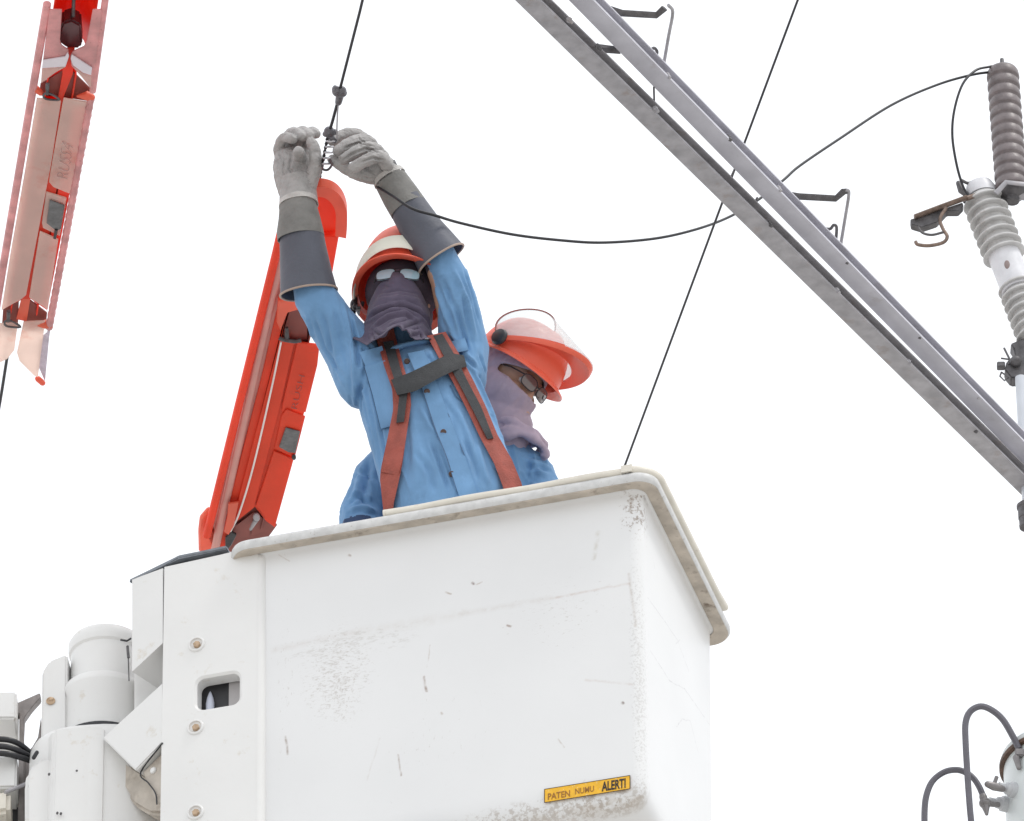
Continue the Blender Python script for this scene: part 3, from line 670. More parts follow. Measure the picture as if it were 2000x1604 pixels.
DEEP = mat('deep_red_inner_web', (0.30, 0.085, 0.07), .5, 0, .15, 12, sss=.15)
for pl in ([(79, 164), (124, 138), (117, 189), (76, 187)], [(140, 138), (178, 175), (174, 198), (124, 190)], [(6, 604), (37, 588), (35, 640), (4, 632)], [(58, 586), (92, 612), (90, 634), (46, 630)]):
    bm = B(); shard(bm, pl, zf + .025, .004, 0); obj('inner_web', bm, DEEP, pc, smooth=False)
bm = B(); shard(bm, [(96, 20), (121, 20), (117, 82), (121, 90), (133, 98), (135, 110), (128, 132), (108, 142), (80, 164), (84, 120)], zf - .01); obj('left_wing', bm, PALE_LIP, pc, angle=30)
bm = B(); shard(bm, [(181, 20), (200, 20), (181, 178), (160, 152), (140, 130), (137, 112), (142, 102), (164, 92), (170, 80)], zf - .01); obj('right_wing', bm, PALE_LIP, pc, angle=30)
WB = mat('white_lavender_band', (.74, .68, .74), .45, 0, .06, 20)
bm = B(); shard(bm, [(84, 119), (127, 112), (132, 104), (135, 110), (128, 131), (82, 134)], zf - .017, .006); obj('band', bm, WB, pc, angle=30)
bm = B(); shard(bm, [(140, 108), (146, 112), (180, 134), (178, 148), (162, 143), (142, 128), (138, 116)], zf - .017, .006); obj('band', bm, WB, pc, angle=30)
bm = B(); shard(bm, [(82, 135), (127, 132), (108, 143), (80, 163)], zf - .012, .005); obj('band', bm, PALE_COVER, pc, angle=30)
bm = B(); shard(bm, [(143, 131), (163, 145), (178, 150), (178, 172), (160, 152)], zf - .012, .005); obj('band', bm, PALE_COVER, pc, angle=30)
bm = B(); shard(bm, [(-8, 634), (35, 632), (28, 685), (14, 702), (-6, 712)], zf); obj('tail_flap', bm, PALE_COVER, pc, angle=30)
bm = B(); shard(bm, [(46, 630), (88, 628), (86, 646), (80, 690), (74, 738), (66, 734), (38, 706), (33, 690)], zf); obj('tail_flap', bm, PALE_COVER, pc, angle=30)
bm = B(); tube(bm, [atz(92, 8, zf), atz(2, 545, zf), atz(-20, 680, zf)], [.0115, .0115, .0115], 10); obj('edge_rod', bm, PALE_LIP, pc)
bm = B(); P = [atz(207, -10, zf), atz(181, 178, zf)]; tube(bm, P, .010, 10); obj('edge_rod', bm, PALE_LIP, pc)
bm = B(); n_ = 90; P = [atz(178, 190, zf).lerp(atz(96, 640, zf), i / n_) for i in range(n_ + 1)]
tube(bm, P, [.0098 + .0016 * (math.sin(i * 2.1) > .2) for i in range(n_ + 1)], 8); obj('hinge_bead', bm, PALE_LIP, pc)
for (x, y) in ((176, 186), (94, 632)):
    bm = B(); tube(bm, [atz(x - 24, y + 2, zf + .006), atz(x - 6, y + 1, zf + .004), atz(x + 3, y + 4, zf)], [.004, .014, .010], 10, ball=True); obj('corner_boss', bm, RED_LIGHT, pc)
bm = B(); tube(bm, [atz(70, 174, zf), atz(80, 182, zf)], [.011, .008], 8, ball=True); obj('corner_boss', bm, RED_LIGHT, pc)
LAV = mat('pale_lavender_film', (.66, .60, .67), .45, 0, .12, 40, .2, 90, sss=.3)
bm = B(); shard(bm, [(98, 618), (99, 640), (96, 660), (88, 745), (75, 716), (80, 660), (92, 650)], zf + .01, .003, 0); obj('torn_film', bm, LAV, pc, smooth=False)
bm = B(); tube(bm, [atz(74, 740, zf), atz(83, 748, zf)], .009, 8, ball=True); obj('end_pin', bm, RED_LIGHT, pc)
for (ox, oy) in ((90, 176), (14, 620)):
    bm = B(); tube(bm, spline([atz(ox - 5, oy + 14, zf - .006), atz(ox + 2, oy + 18, zf - .006), atz(ox + 26, oy + 19, zf - .006), atz(ox + 8, oy + 7, zf - .006), atz(ox - 4, oy + 8, zf - .006), atz(ox - 5, oy + 14, zf - .006)], 4), .0034, 6)
    tube(bm, [atz(ox + 3, oy - 12, zf + .0), atz(ox + 2, oy + 8, zf - .004)], [.006, .005], 8); obj('latch_clip', bm, STEEL_DK, pc)
bm = B(); shard(bm, [(43, 578), (60, 580), (52, 628), (32, 624)], zf + .016, .004, 0); obj('throat_strip', bm, RED_LIGHT, pc, smooth=False)
bm = B(); shard(bm, [(122, 96), (146, 94), (142, 145), (120, 200), (112, 200), (122, 145)], zf + .010, .004, 0); obj('throat_strip', bm, RED_GLOW, pc, smooth=False)
# embossed letters
def emboss(txt, corners, z, mt, parent, off):
    cu = bpy.data.curves.new('t', 'FONT'); cu.body = txt; cu.size = 1; cu.resolution_u = 3; cu.offset = -.022
    o = bpy.data.objects.new('t', cu); COL.objects.link(o); dg = bpy.context.evaluated_depsgraph_get(); dg.update()
    me = bpy.data.meshes.new_from_object(o.evaluated_get(dg)); bpy.data.objects.remove(o)
    xs = [v.co.x for v in me.vertices]; ys = [v.co.y for v in me.vertices]; c = [V((*q, 0)) for q in corners]
    for v in me.vertices:
        u = (v.co.x - min(xs)) / (max(xs) - min(xs)); q = (v.co.y - min(ys)) / (max(ys) - min(ys))
        p = c[0].lerp(c[1], u).lerp(c[3].lerp(c[2], u), q); v.co = atz(p.x, p.y, z - off)
    obj('moulded_lettering', None, mt, parent, smooth=False, mesh=me)
emboss('RUSSA', ((132, 350), (143, 288), (122, 268), (111, 345)), zf, mat('dark_moulded_mark', (.46, .28, .26), .6), pc, .003)
# insulator under the upper hood
INS = mat('dark_maroon_insulator', (.10, .035, .04), .35, 0, .15, 20)
ins = thing('pin_insulator', 'dark maroon insulator inside the upper hood of the pale cover', 'insulator', atz(138, 96, zf + .03))
bm = B(); prism(bm, [atz(x, y, zf + .02) for x, y in ((122, 46), (140, 40), (158, 50), (161, 88), (155, 96), (131, 96), (115, 84), (116, 60))], ez * .05, .006); obj('skirt', bm, INS, ins, angle=40)
bm = B(); tube(bm, [atz(141, 44, zf + .04), atz(143, 32, zf + .04), atz(145, -30, zf + .04)], [.013, .006, .005], 10); obj('stem', bm, STEEL_DK, ins)

# --- red cover behind the workers
rcv = thing('line_cover', 'bright red insulating line cover standing behind the workers', 'line cover', atz(480, 1040, Z1), 0, 'insulating covers clipped over the lines')
zf = Z1 - .03
bm = B(); hood(bm, atz(590, 610, zf), atz(482, 1040, zf), .045, .09, z0=.012); obj('hood', bm, DEEP, rcv)
bm = B(); shard(bm, [(549, 664), (624, 674), (618, 712), (537, 1030), (520, 1018), (498, 990), (458, 1022)], zf + .008, .004, 0); obj('back_wall', bm, RED_COVER, rcv, smooth=False)
bm = B(); shard(bm, [(548, 660), (575, 668), (548, 790), (496, 992), (478, 1006), (456, 1020), (452, 1030)], zf); obj('left_flap', bm, RED_COVER, rcv, angle=30)
bm = B(); shard(bm, [(581, 669), (624, 676), (620, 714), (597, 806), (590, 805), (560, 794), (551, 806), (552, 790)], zf); obj('right_flap', bm, RED_COVER, rcv, angle=30)
bm = B(); shard(bm, [(550, 812), (560, 800), (590, 812), (596, 815), (577, 890), (560, 888), (536, 876)], zf + .003); obj('label_plate', bm, RED_COVER, rcv, angle=30)
bm = B(); shard(bm, [(558, 836), (586, 844), (577, 886), (563, 884), (545, 874)], zf - .003, .004); obj('tape_patch', bm, TAPE, rcv, smooth=False)
bm = B(); ball(bm, atz(574, 893, zf - .002), .007, .014, .006); obj('tape_tail', bm, RUBBER, rcv)
bm = B(); shard(bm, [(535, 882), (560, 892), (573, 900), (537, 1030), (528, 1024), (510, 1000), (500, 988)], zf); obj('right_flap', bm, RED_COVER, rcv, angle=30)
for pl in ([(452, 1034), (497, 1000), (486, 1048), (452, 1060)], [(500, 1002), (535, 1030), (500, 1044), (490, 1046)], [(568, 600), (600, 598), (600, 664), (582, 668), (552, 655)]):
    bm = B(); shard(bm, pl, zf + .02, .004, 0); obj('inner_web', bm, DEEP, rcv, smooth=False)
bm = B(); shard(bm, [(446, 1034), (500, 984), (541, 1026), (522, 1052), (452, 1080), (440, 1070)], zf + .03, .004, 0); obj('inner_web', bm, DEEP, rcv, smooth=False)
bm = B(); shard(bm, [(543, 588), (592, 588), (590, 604), (562, 612), (556, 626), (548, 648), (540, 630)], zf - .012, .02, .003); obj('joint_lip', bm, RED_LIGHT, rcv, angle=30)
bm = B(); tube(bm, spline([atz(545, 660, zf - .01), atz(555, 664, zf - .014), atz(575, 667, zf - .014), atz(588, 665, zf - .012)], 4), .006, 8); tube(bm, [atz(560, 640, zf), atz(560, 660, zf - .008)], [.005, .008], 8); obj('latch_clip', bm, STEEL_DK, rcv)
bm = B(); ball(bm, atz(501, 1010, zf), .011, .02, .010); tube(bm, [atz(500, 1016, zf), atz(489, 1034, zf)], [.008, .005], 8); obj('latch_clip', bm, STEEL, rcv)
bm = B(); tube(bm, [atz(574, 345, zf), atz(540, 492, zf), atz(404, 1046, zf)], .0125, 12); obj('edge_rod', bm, RED_COVER, rcv)
PINK = mat('pale_pink_lip_plastic', (.78, .40, .35), .35, 0, .10, 10, sss=.2)
bm = B(); tube(bm, [atz(560, 460, zf + .01), atz(545, 520, zf + .01), atz(427, 1040, zf + .01), atz(420, 1074, zf + .01)], [(.009, .013)] * 4, 12); obj('lip_strip', bm, PINK, rcv)
bm = B(); shard(bm, [(558, 470), (574, 500), (560, 560), (446, 1040), (424, 1078), (408, 1052), (470, 800)], zf + .020, .004, 0); obj('back_lip', bm, PINK, rcv, smooth=False)
bm = B(); shard(bm, [(556, 540), (575, 540), (548, 668), (452, 1030), (438, 1080), (424, 1080), (440, 1010), (510, 740)], zf + .012, .005); obj('side_wall', bm, RED_COVER, rcv, angle=30)
bm = B(); tube(bm, spline([atz(549, 668, zf - .008), atz(530, 760, zf - .008), atz(495, 910, zf - .008), atz(468, 1000, zf - .008), atz(450, 1038, zf - .008)], 6), .0030, 6); obj('white_cord', bm, mat('white_cord', (.85, .82, .8), .6), rcv)
bm = B(); shard(bm, [(446, 985), (466, 982), (456, 1030), (446, 1046), (438, 1040), (444, 1010)], zf - .014, .008, .002); obj('joint_lip', bm, RED_LIGHT, rcv, angle=30)
bm = B(); shard(bm, [(440, 1052), (452, 1040), (462, 1046), (452, 1066), (440, 1080)], zf - .004, .01, .002); obj('latch_clip', bm, RUBBER, rcv, angle=30)
# rounded lower bell, and the arched bell at the top end
bm = B(); shard(bm, [(388, 1080), (387, 1040), (390, 1015), (405, 998), (412, 1000), (430, 1060), (428, 1082)], zf + .02, .02, .006); obj('lower_bell', bm, RED_LIGHT, rcv, angle=40)
def sm2(q): return [(p.x, p.y) for p in spline([V((x, y, 0)) for x, y in q], 4)]
bm = B(); arch = sm2([(676, 466), (678, 440), (677, 412), (668, 388), (652, 372), (630, 365), (612, 368), (590, 380), (576, 400), (570, 430)])
inn = sm2([(655, 462), (656, 430), (654, 410), (645, 395), (634, 387), (622, 385), (608, 388), (594, 398), (586, 412), (582, 440)])
AP = [atz(x, y, zf - .01) for x, y in arch]; IP = [atz(x, y, zf - .01) for x, y in inn]
r_ = [[AP[i], AP[i] + ez * .03, IP[i] + ez * .03, IP[i]] for i in range(len(AP))]; loft(bm, r_); 
obj('end_bell', bm, RED_LIGHT, rcv, angle=35)
bm = B(); prism(bm, [atz(x, y, zf + .03) for x, y in inn], ez * .01); obj('bell_floor', bm, RED_COVER, rcv, smooth=False)
bm = B(); shard(bm, [(628, 462), (662, 462), (648, 540), (634, 600), (618, 640), (600, 640), (612, 540)], zf + .012, .02, .003); obj('neck', bm, RED_COVER, rcv, angle=30)
emboss('RUSH', ((580, 800), (595, 735), (584, 732), (569, 797)), zf, MATS['deep_red_inner_web'], rcv, .003)

# ------------------------------------------------------------------ surge arrester and fuse cutout at the right edge
def bulges(bm, p0, p1, n, r_out, r_in):
    ax = (p1 - p0); L = ax.length; s = L / n; prof = []
    for i in range(n): prof += [(r_in, s * (i + .03)), (r_out * .975, s * (i + .10)), (r_out, s * (i + .22)), (r_out * .99, s * (i + .45)), (r_out * .955, s * (i + .75)), (r_in, s * (i + .97))]
    lathe(bm, [(r_in * .7, 0)] + prof + [(r_in * .7, L)], p0, ax, 40)
def sheds(bm, p0, p1, n, r_out, r_in, lip=.35):
    ax = (p1 - p0); L = ax.length; prof = []
    for i in range(n):
        a = L * i / n; s = L / n
        prof += [(r_in, a + s * .02), (r_in * 1.01, a + s * .24), (r_out * .97, a + s * .20), (r_out, a + s * .27), (r_out * .985, a + s * .36), (r_in * 1.12, a + s * .74), (r_in, a + s * .96)]
    lathe(bm, [(r_in * .7, 0)] + prof + [(r_in * .7, L)], p0, ax, 40)
ar = thing('surge_arrester', 'brown ribbed porcelain arrester with pointed cap at the right edge', 'arrester', at(1976, 390, YA))
bm = B(); bulges(bm, at(1976, 372, YA), at(1958, 138, YA), 12, .050, .0435); obj('ribbed_housing', bm, BROWN_PORC, ar, angle=75)
bm = B(); lathe(bm, [(.030, -.004), (.028, .006), (.014, .018), (.007, .026), (.006, .042), (.002, .045)], at(1958, 137, YA), ez, 20); box(bm, at(1966, 130, YA), V((.016, 0, -.008)), V((0, .006, 0)), ez * .003); obj('terminal_cap', bm, STEEL_DK, ar, angle=40)
bm = B(); lathe(bm, [(.043, .0), (.044, -.02), (.036, -.034), (.022, -.040), (.020, -.055)], at(1976, 366, YA), ez, 28); obj('base_clamp', bm, STEEL_DK, ar, angle=40)
bm = B(); tube(bm, [at(1945, 378, YA - .05), at(1965, 356, YA - .06), at(2000, 360, YA - .055), at(2060, 362, YA)], [(.010, .005)] * 4, 8); tube(bm, [at(1980, 380, YA), at(2030, 385, YA), at(2120, 390, YA + .1)], [.016, .014, .014], 10); obj('mounting_strap', bm, STEEL, ar)

co = thing('fuse_cutout', 'tilted grey ribbed fuse cutout with hook contact and hanging fuse tube', 'fuse cutout', at(1975, 540, YA))
def cut(px, py, dy=0.0): return at(px, py, YA + .02 + dy)
A0, A1 = cut(1921, 392), cut(2024, 660)
cax = (A1 - A0).normalized()
bm = B(); lathe(bm, [(.040, 0), (.047, .02), (.047, .044)], cut(1912, 362), cut(1921, 392) - cut(1912, 362), 36); obj('top_cap', bm, WHITE_CAP, co, angle=40)
bm = B(); sheds(bm, cut(1963, 503), cut(1918, 386), 7, .066, .046); obj('upper_sheds', bm, GREY_PORC, co, angle=32)
bm = B(); lathe(bm, [(.049, 0), (.049, (cut(1990, 568) - cut(1960, 496)).length)], cut(1960, 496), cax, 36); obj('centre_band', bm, WHITE_CAP, co, angle=40)
q = cut(1969, 517); dcm = (CAM - q).normalized()
bm = B(); ball(bm, q + dcm * .054 + V((0, 0, 0)), .012, .006, .019, Quaternion((0, 0, 1), .1).to_matrix()); obj('mounting_hole', bm, mat('brown_grey_socket', (.27, .21, .2), .5), co)
bm = B(); sheds(bm, cut(2024, 660), cut(1983, 553), 7, .060, .042); obj('lower_sheds', bm, GREY_PORC, co, angle=32)
bm = B(); tube(bm, [cut(1888, 386, -.05), cut(1836, 405, -.05), cut(1786, 424, -.05)], [(.006, .012)] * 3, 8); tube(bm, [cut(1888, 388, -.05), cut(1910, 380, -.04)], .008, 8); obj('contact_bar', bm, COPPER, co)
bm = B(); prism(bm, [cut(x, y, -.04) for x, y in ((1790, 425), (1850, 405), (1880, 395), (1882, 402), (1872, 412), (1850, 412), (1830, 434), (1800, 444), (1780, 438), (1778, 428))], V((0, .03, 0)), .002); obj('contact_spring', bm, STEEL_DK, co, angle=30)
bm = B(); tube(bm, spline([cut(1848, 406, -.06), cut(1836, 428, -.06), cut(1842, 448, -.06), cut(1850, 462, -.06), cut(1842, 474, -.06), cut(1815, 480, -.06), cut(1793, 478, -.06), cut(1788, 472, -.06)], 5), .0055, 10); obj('hook', bm, COPPER, co)
bm = B(); tube(bm, spline([cut(1793, 444, -.06), cut(1802, 455, -.06), cut(1820, 459, -.06), cut(1842, 454, -.06)], 5), .0040, 8); obj('hook', bm, STEEL_DK, co)
bm = B(); tube(bm, [cut(1872, 358, -.02), cut(1878, 372, -.02), cut(1892, 384, -.02)], [.008, .012, .008], 8, ball=True); tube(bm, spline([cut(1878, 352, -.02), cut(1890, 358, -.02), cut(1900, 355, -.02), cut(1906, 352, -.02)], 4), .0050, 8); tube(bm, [cut(1888, 375, -.02), cut(1884, 396, -.02)], .005, 8); obj('wire_clamp', bm, STEEL_DK, co)
bm = B(); prism(bm, [cut(x, y, -.02) for x, y in ((1973, 671), (1994, 662), (2030, 655), (2040, 735), (1975, 738), (1962, 722), (1966, 705), (1982, 695), (1980, 682))], V((0, .05, 0)), .004); obj('hinge_bracket', bm, STEEL_DK, co, angle=30)
bm = B(); box(bm, cut(1955, 715, -.02), V((.012, 0, 0)), V((0, .012, 0)), ez * .009, .002); tube(bm, [cut(1961, 680, -.02), cut(1972, 702, -.02), cut(1970, 712, -.02)], .0035, 6); tube(bm, [cut(1955, 700, -.02), cut(1970, 702, -.02)], .003, 6)
tube(bm, [cut(1956, 727, -.02), cut(1953, 735, -.02), cut(1962, 744, -.02), cut(1970, 738, -.02), cut(1956, 727, -.02)], .0028, 6); ball(bm, cut(1984, 706, -.03), .018, .02, .016); obj('hinge_pivot', bm, STEEL_DK, co, angle=30)
bm = B(); lathe(bm, [(.017, 0), (.017, (at(1998, 738, YA) - at(2006, 985, YA)).length)], at(2008, 985, YA), ez, 20); obj('fuse_tube', bm, mat('pale_blue_fibre_tube', (.62, .65, .70), .35, 0, .05, 12), co)
z0 = at(2008, 1033, YA)
bm = B(); lathe(bm, [(.014, -.002), (.025, .004), (.026, .012), (.025, .013), (.025, .034), (.027, .036), (.027, .070), (.030, .073), (.030, .082), (.024, .088)], z0, ez, 24); obj('ferrule', bm, STEEL_DK, co, angle=35)

# ------------------------------------------------------------------ transformer at the lower right corner
YT = 18.6
tr = thing('pole_transformer', 'pale blue white transformer tank with grey bushings at the lower right', 'transformer', at(2085, 1900, YT))
TR = .180; tc_ = at(2088, 1500, YT)
bm = B(); z1 = tc_.z
lathe(bm, [(TR, -1.0), (TR, -.012), (TR * .99, 0)], V((tc_.x, tc_.y, z1)), ez, 64); obj('tank', bm, TANK, tr, angle=35)
bm = B(); lathe(bm, [(TR * 1.0, .0), (TR * 1.06, .001), (TR * 1.06, .012), (TR * 1.0, .016)], V((tc_.x, tc_.y, z1)), ez, 64); obj('lid_gasket', bm, mat('rusty_brown_band', (.10, .055, .035), .6, 0, .4, 40), tr, angle=35)
bm = B(); lathe(bm, [(TR * 1.03, .016), (TR * 1.03, .03), (TR * .9, .055), (TR * .3, .075), (.01, .078)], V((tc_.x, tc_.y, z1)), ez, 64); obj('lid', bm, TANK, tr, angle=35)
def bushing(px, py, Y, ax):
    p = at(px, py, Y); bm = B(); lathe(bm, [(.022, 0), (.022, .018), (.017, .021), (.016, .032), (.010, .036), (.010, .055)], p, ax, 24); return obj('bushing', bm, mat('grey_white_porcelain', (.52, .53, .55), .25, 0, .06, 20) if 'grey_white_porcelain' not in MATS else MATS['grey_white_porcelain'], tr, angle=35)
bushing(1985, 1545, YT - .08, V((-1, -.5, .05))); bushing(1968, 1572, YT - .03, V((-1, -.35, .05)))
LUG = mat('dull_grey_lug', (.23, .215, .215), .4, .5, .2, 40)
bm = B(); tube(bm, [at(1929, 1532, YT - .13), at(1941, 1536, YT - .12), at(1958, 1541, YT - .11)], [.009, .012, .009], 10, ball=True); tube(bm, [at(1940, 1536, YT - .12), at(1947, 1517, YT - .125)], .0055, 8); obj('terminal_lug', bm, LUG, tr)
bm = B(); ball(bm, at(1924, 1569, YT - .09), .017, .017, .015); tube(bm, [at(1920, 1556, YT - .09), at(1925, 1575, YT - .09), at(1927, 1590, YT - .09)], [.011, .012, .005], 10, ball=True); tube(bm, [at(1926, 1570, YT - .09), at(1950, 1572, YT - .06)], .008, 8); obj('terminal_lug', bm, LUG, tr)
bm = B(); box(bm, at(1991, 1472, YT - .12), V((.012, 0, 0)), V((0, .01, 0)), ez * .012, .003); tube(bm, [at(1985, 1480, YT - .12), at(1990, 1500, YT - .12)], [.010, .007], 8, ball=True); obj('lid_latch', bm, LUG, tr)
wire('cable', 'thick grey cable arching in a tall loop from the transformer', [at(1990, 1462, YT - .12), at(1978, 1438, YT - .13), at(1958, 1405, YT - .14), at(1935, 1386, YT - .14), at(1914, 1380, YT - .14), at(1895, 1390, YT - .14), at(1886, 1412, YT - .14), at(1886, 1450, YT - .14), at(1890, 1520, YT - .14), at(1894, 1575, YT - .14), at(1899, 1640, YT - .14), at(1900, 1760, YT - .12)], .0092, 'cable', CABLE)
wire('cable', 'thick grey cable in the lower loop with lug at transformer', [at(1922, 1560, YT - .09), at(1913, 1538, YT - .09), at(1901, 1520, YT - .09), at(1886, 1509, YT - .09), at(1868, 1504, YT - .09), at(1845, 1508, YT - .09), at(1823, 1524, YT - .09), at(1811, 1548, YT - .09), at(1806, 1580, YT - .09), at(1806, 1640, YT - .09), at(1808, 1760, YT - .08)], .0088, 'cable', CABLE)

# ------------------------------------------------------------------ the two workers
SKIN = mat('skin', (.52, .31, .22), .5, 0, .06, 20, sss=.04)
def cloth_mat(name, col, var=.12):
    mt = mat(name, col, .85, 0, var, 9, .0, 1, spec=.15, dirt=(tuple(min(1, c * 1.22 + .01) for c in col), 12, .52, .3))
    t = mt.node_tree; bs = t.nodes['Principled BSDF']; L = t.links.new
    tc = [n for n in t.nodes if n.type == 'TEX_COORD'][0]
    a = t.nodes.new('ShaderNodeTexNoise'); a.inputs['Scale'].default_value = 26; a.inputs['Detail'].default_value = 3; a.inputs['Distortion'].default_value = .6
    mp = t.nodes.new('ShaderNodeMapping'); mp.inputs['Scale'].default_value = (1, 1, .22); mp.inputs['Rotation'].default_value = (0, .3, 0)
    L(tc.outputs['Object'], mp.inputs[0]); L(mp.outputs[0], a.inputs['Vector'])
    b = t.nodes.new('ShaderNodeTexNoise'); b.inputs['Scale'].default_value = 600; L(tc.outputs['Object'], b.inputs['Vector'])
    b1 = t.nodes.new('ShaderNodeBump'); b1.inputs['Strength'].default_value = .22; b1.inputs['Distance'].default_value = .012; L(a.outputs['Fac'], b1.inputs['Height'])
    c = t.nodes.new('ShaderNodeTexNoise'); c.noise_type = 'RIDGED_MULTIFRACTAL'; c.inputs['Scale'].default_value = 16; c.inputs['Detail'].default_value = 3; c.inputs['Distortion'].default_value = .4
    mp2 = t.nodes.new('ShaderNodeMapping'); mp2.inputs['Scale'].default_value = (1, 1, .30); mp2.inputs['Rotation'].default_value = (.2, -.45, 0)
    L(tc.outputs['Object'], mp2.inputs[0]); L(mp2.outputs[0], c.inputs['Vector'])
    b3 = t.nodes.new('ShaderNodeBump'); b3.inputs['Strength'].default_value = .26; b3.inputs['Distance'].default_value = .01; L(c.outputs['Fac'], b3.inputs['Height']); L(b1.outputs[0], b3.inputs['Normal'])
    b2 = t.nodes.new('ShaderNodeBump'); b2.inputs['Strength'].default_value = .25; b2.inputs['Distance'].default_value = .002; L(b.outputs['Fac'], b2.inputs['Height']); L(b3.outputs[0], b2.inputs['Normal'])
    L(b2.outputs[0], bs.inputs['Normal'])
    bs.inputs['Sheen Weight'].default_value = .15
    return mt
SHIRT = cloth_mat('blue_chambray', (.160, .310, .520))
TROUSER = cloth_mat('dark_blue_trousers', (.05, .08, .16))
MASK1 = cloth_mat('dark_purple_mask_cloth', (.105, .087, .132), .08)
MASK2 = cloth_mat('mauve_balaclava_cloth', (.45, .36, .44), .08)
HOODC = mat('dark_purple_hood_cloth', (.075, .06, .085), .85, 0, .15, 30, .3, 60)
HELM = mat('orange_red_helmet_shell', (.95, .155, .085), .42, 0, .06, 6, .04, 90, coat=.08, sss=.12)
HELM_IN = mat('dark_helmet_inside', (.30, .05, .04), .6, 0, .15, 20)
BAND = mat('cream_white_shield_band', (.80, .80, .70), .35, 0, .03, 10)
PLAST = mat('black_plastic', (.03, .03, .035), .35, 0, .2, 50)
LENS = mat('sky_tinted_lens', (.42, .66, .78), .06, 0, .04, 30, spec=1.0, coat=1.0)  # pale blue base colour paints the reflected sky onto the lenses
LENS2 = mat('smoked_lens', (.17, .13, .125), .08, 0, .1, 20, spec=.8, coat=.6)
GLOVE = mat('grey_work_leather', (.36, .347, .340), .6, 0, .16, 18, .8, 55, dirt=((.22, .21, .205), 16, .53, .22))
CUFF = mat('grey_leather_cuff', (.20, .195, .185), .75, 0, .16, 22, .35, 80)
RUB = mat('slate_rubber_gauntlet', (.088, .094, .120), .55, 0, .12, 9, .12, 70)
BEAD = mat('tan_gauntlet_bead', (.42, .32, .26), .6)
STRAP = mat('brown_red_harness_webbing', (.36, .085, .062), .7, 0, .16, 30, .35, 220, dirt=((.20, .07, .06), 25, .58, .2))
STRAPB = mat('charcoal_harness_webbing', (.050, .052, .056), .75, 0, .15, 40, .3, 260)
BUTTON = mat('brown_button', (.10, .06, .05), .4)

def head_frame(c, yaw, pitch, roll=0):
    yw, p, r = R(yaw), R(pitch), R(roll)
    F = V((math.sin(yw), -math.cos(yw), 0)); X = V((math.cos(yw), math.sin(yw), 0)); Z = V((0, 0, 1))
    F2 = F * math.cos(p) + Z * math.sin(p); Z2 = Z * math.cos(p) - F * math.sin(p)
    X3 = X * math.cos(r) + Z2 * math.sin(r); Z3 = Z2 * math.cos(r) - X * math.sin(r)
    return lambda x, y, z: V(c) + X3 * x + F2 * y + Z3 * z
def h_ell(bm, H, c, rx, ry, rz, seg=24):
    t = bmesh.new(); bmesh.ops.create_uvsphere(t, u_segments=seg, v_segments=seg * 2 // 3, radius=1)
    for v in t.verts: v.co = H(c[0] + v.co.x * rx, c[1] + v.co.y * ry, c[2] + v.co.z * rz)
    bmesh.ops.recalc_face_normals(t, faces=t.faces); merge(bm, t)
def head_shapes(bm, H, s=1.0, ears=True):
    h_ell(bm, H, (0, -.008, .035), .078 * s, .097 * s, .088 * s); h_ell(bm, H, (0, .014, -.030), .066 * s, .078 * s, .085 * s)
    h_ell(bm, H, (0, .045, -.088), .036 * s, .040 * s, .030 * s); h_ell(bm, H, (0, .092, -.018), .0125 * s, .018 * s, .024 * s); h_ell(bm, H, (0, .098, -.030), .016 * s, .016 * s, .012 * s)
    for sx in (-1, 1):
        if ears: h_ell(bm, H, (sx * .076, -.005, -.005), .010 * s, .018 * s, .030 * s, 12)
        h_ell(bm, H, (sx * .036, .066, -.030), .025, .024, .022, 12)
    h_ell(bm, H, (0, .082, .022), .05, .012, .010, 12)
def fold(p, t, scale, amp, o=0.0):
    """cloth folds running along unit direction t"""
    q = p - t * (p.dot(t) * .87)
    q = q + V((N3(p, 7, o + 3), N3(p, 7, o + 5), N3(p, 7, o + 9))) * .016
    n = N3(q, scale, o)
    m_ = .35 + .65 * max(0, min(1, .5 + 1.4 * N3(p, 8, o + 21)))
    return m_ * amp * (ridge(n, 2.8) - .2)
def limb_dirs(limbs):
    def f(p):
        best = None
        for a, b in limbs:
            ab = b - a; k_ = max(0, min(1, (p - a).dot(ab) / ab.length_squared)); d = (p - (a + ab * k_)).length
            if best is None or d < best[0]: best = (d, ab.normalized(), k_)
        return best
    return f
def make_body(shapes_bm, limbs, parent, matfun, mats, amp=.010, voxel=.0062, smooth=4, folds=None):
    me = remesh(shapes_bm, voxel, smooth)
    ld = limb_dirs(limbs)
    nr = [v.normal.copy() for v in me.vertices]
    for v, n in zip(me.vertices, nr):
        p = v.co.copy(); mi = matfun(p)
        if mi in (0, 3): continue
        d, t, k_ = ld(p)
        v.co = p + n * (fold(p, t, 15, amp, 1.0) + fold(p, (t + V((.55, .2, .25))).normalized(), 26, amp * .5, 7.0))
    if folds: strokes(me, bvh_of(me), folds)
    bv = bvh_of(me)
    for q in mats: me.materials.append(q)
    for p in me.polygons: p.material_index = matfun(p.center.copy())
    o = obj('body', None, None, parent, angle=180, mesh=me)
    return o, bv
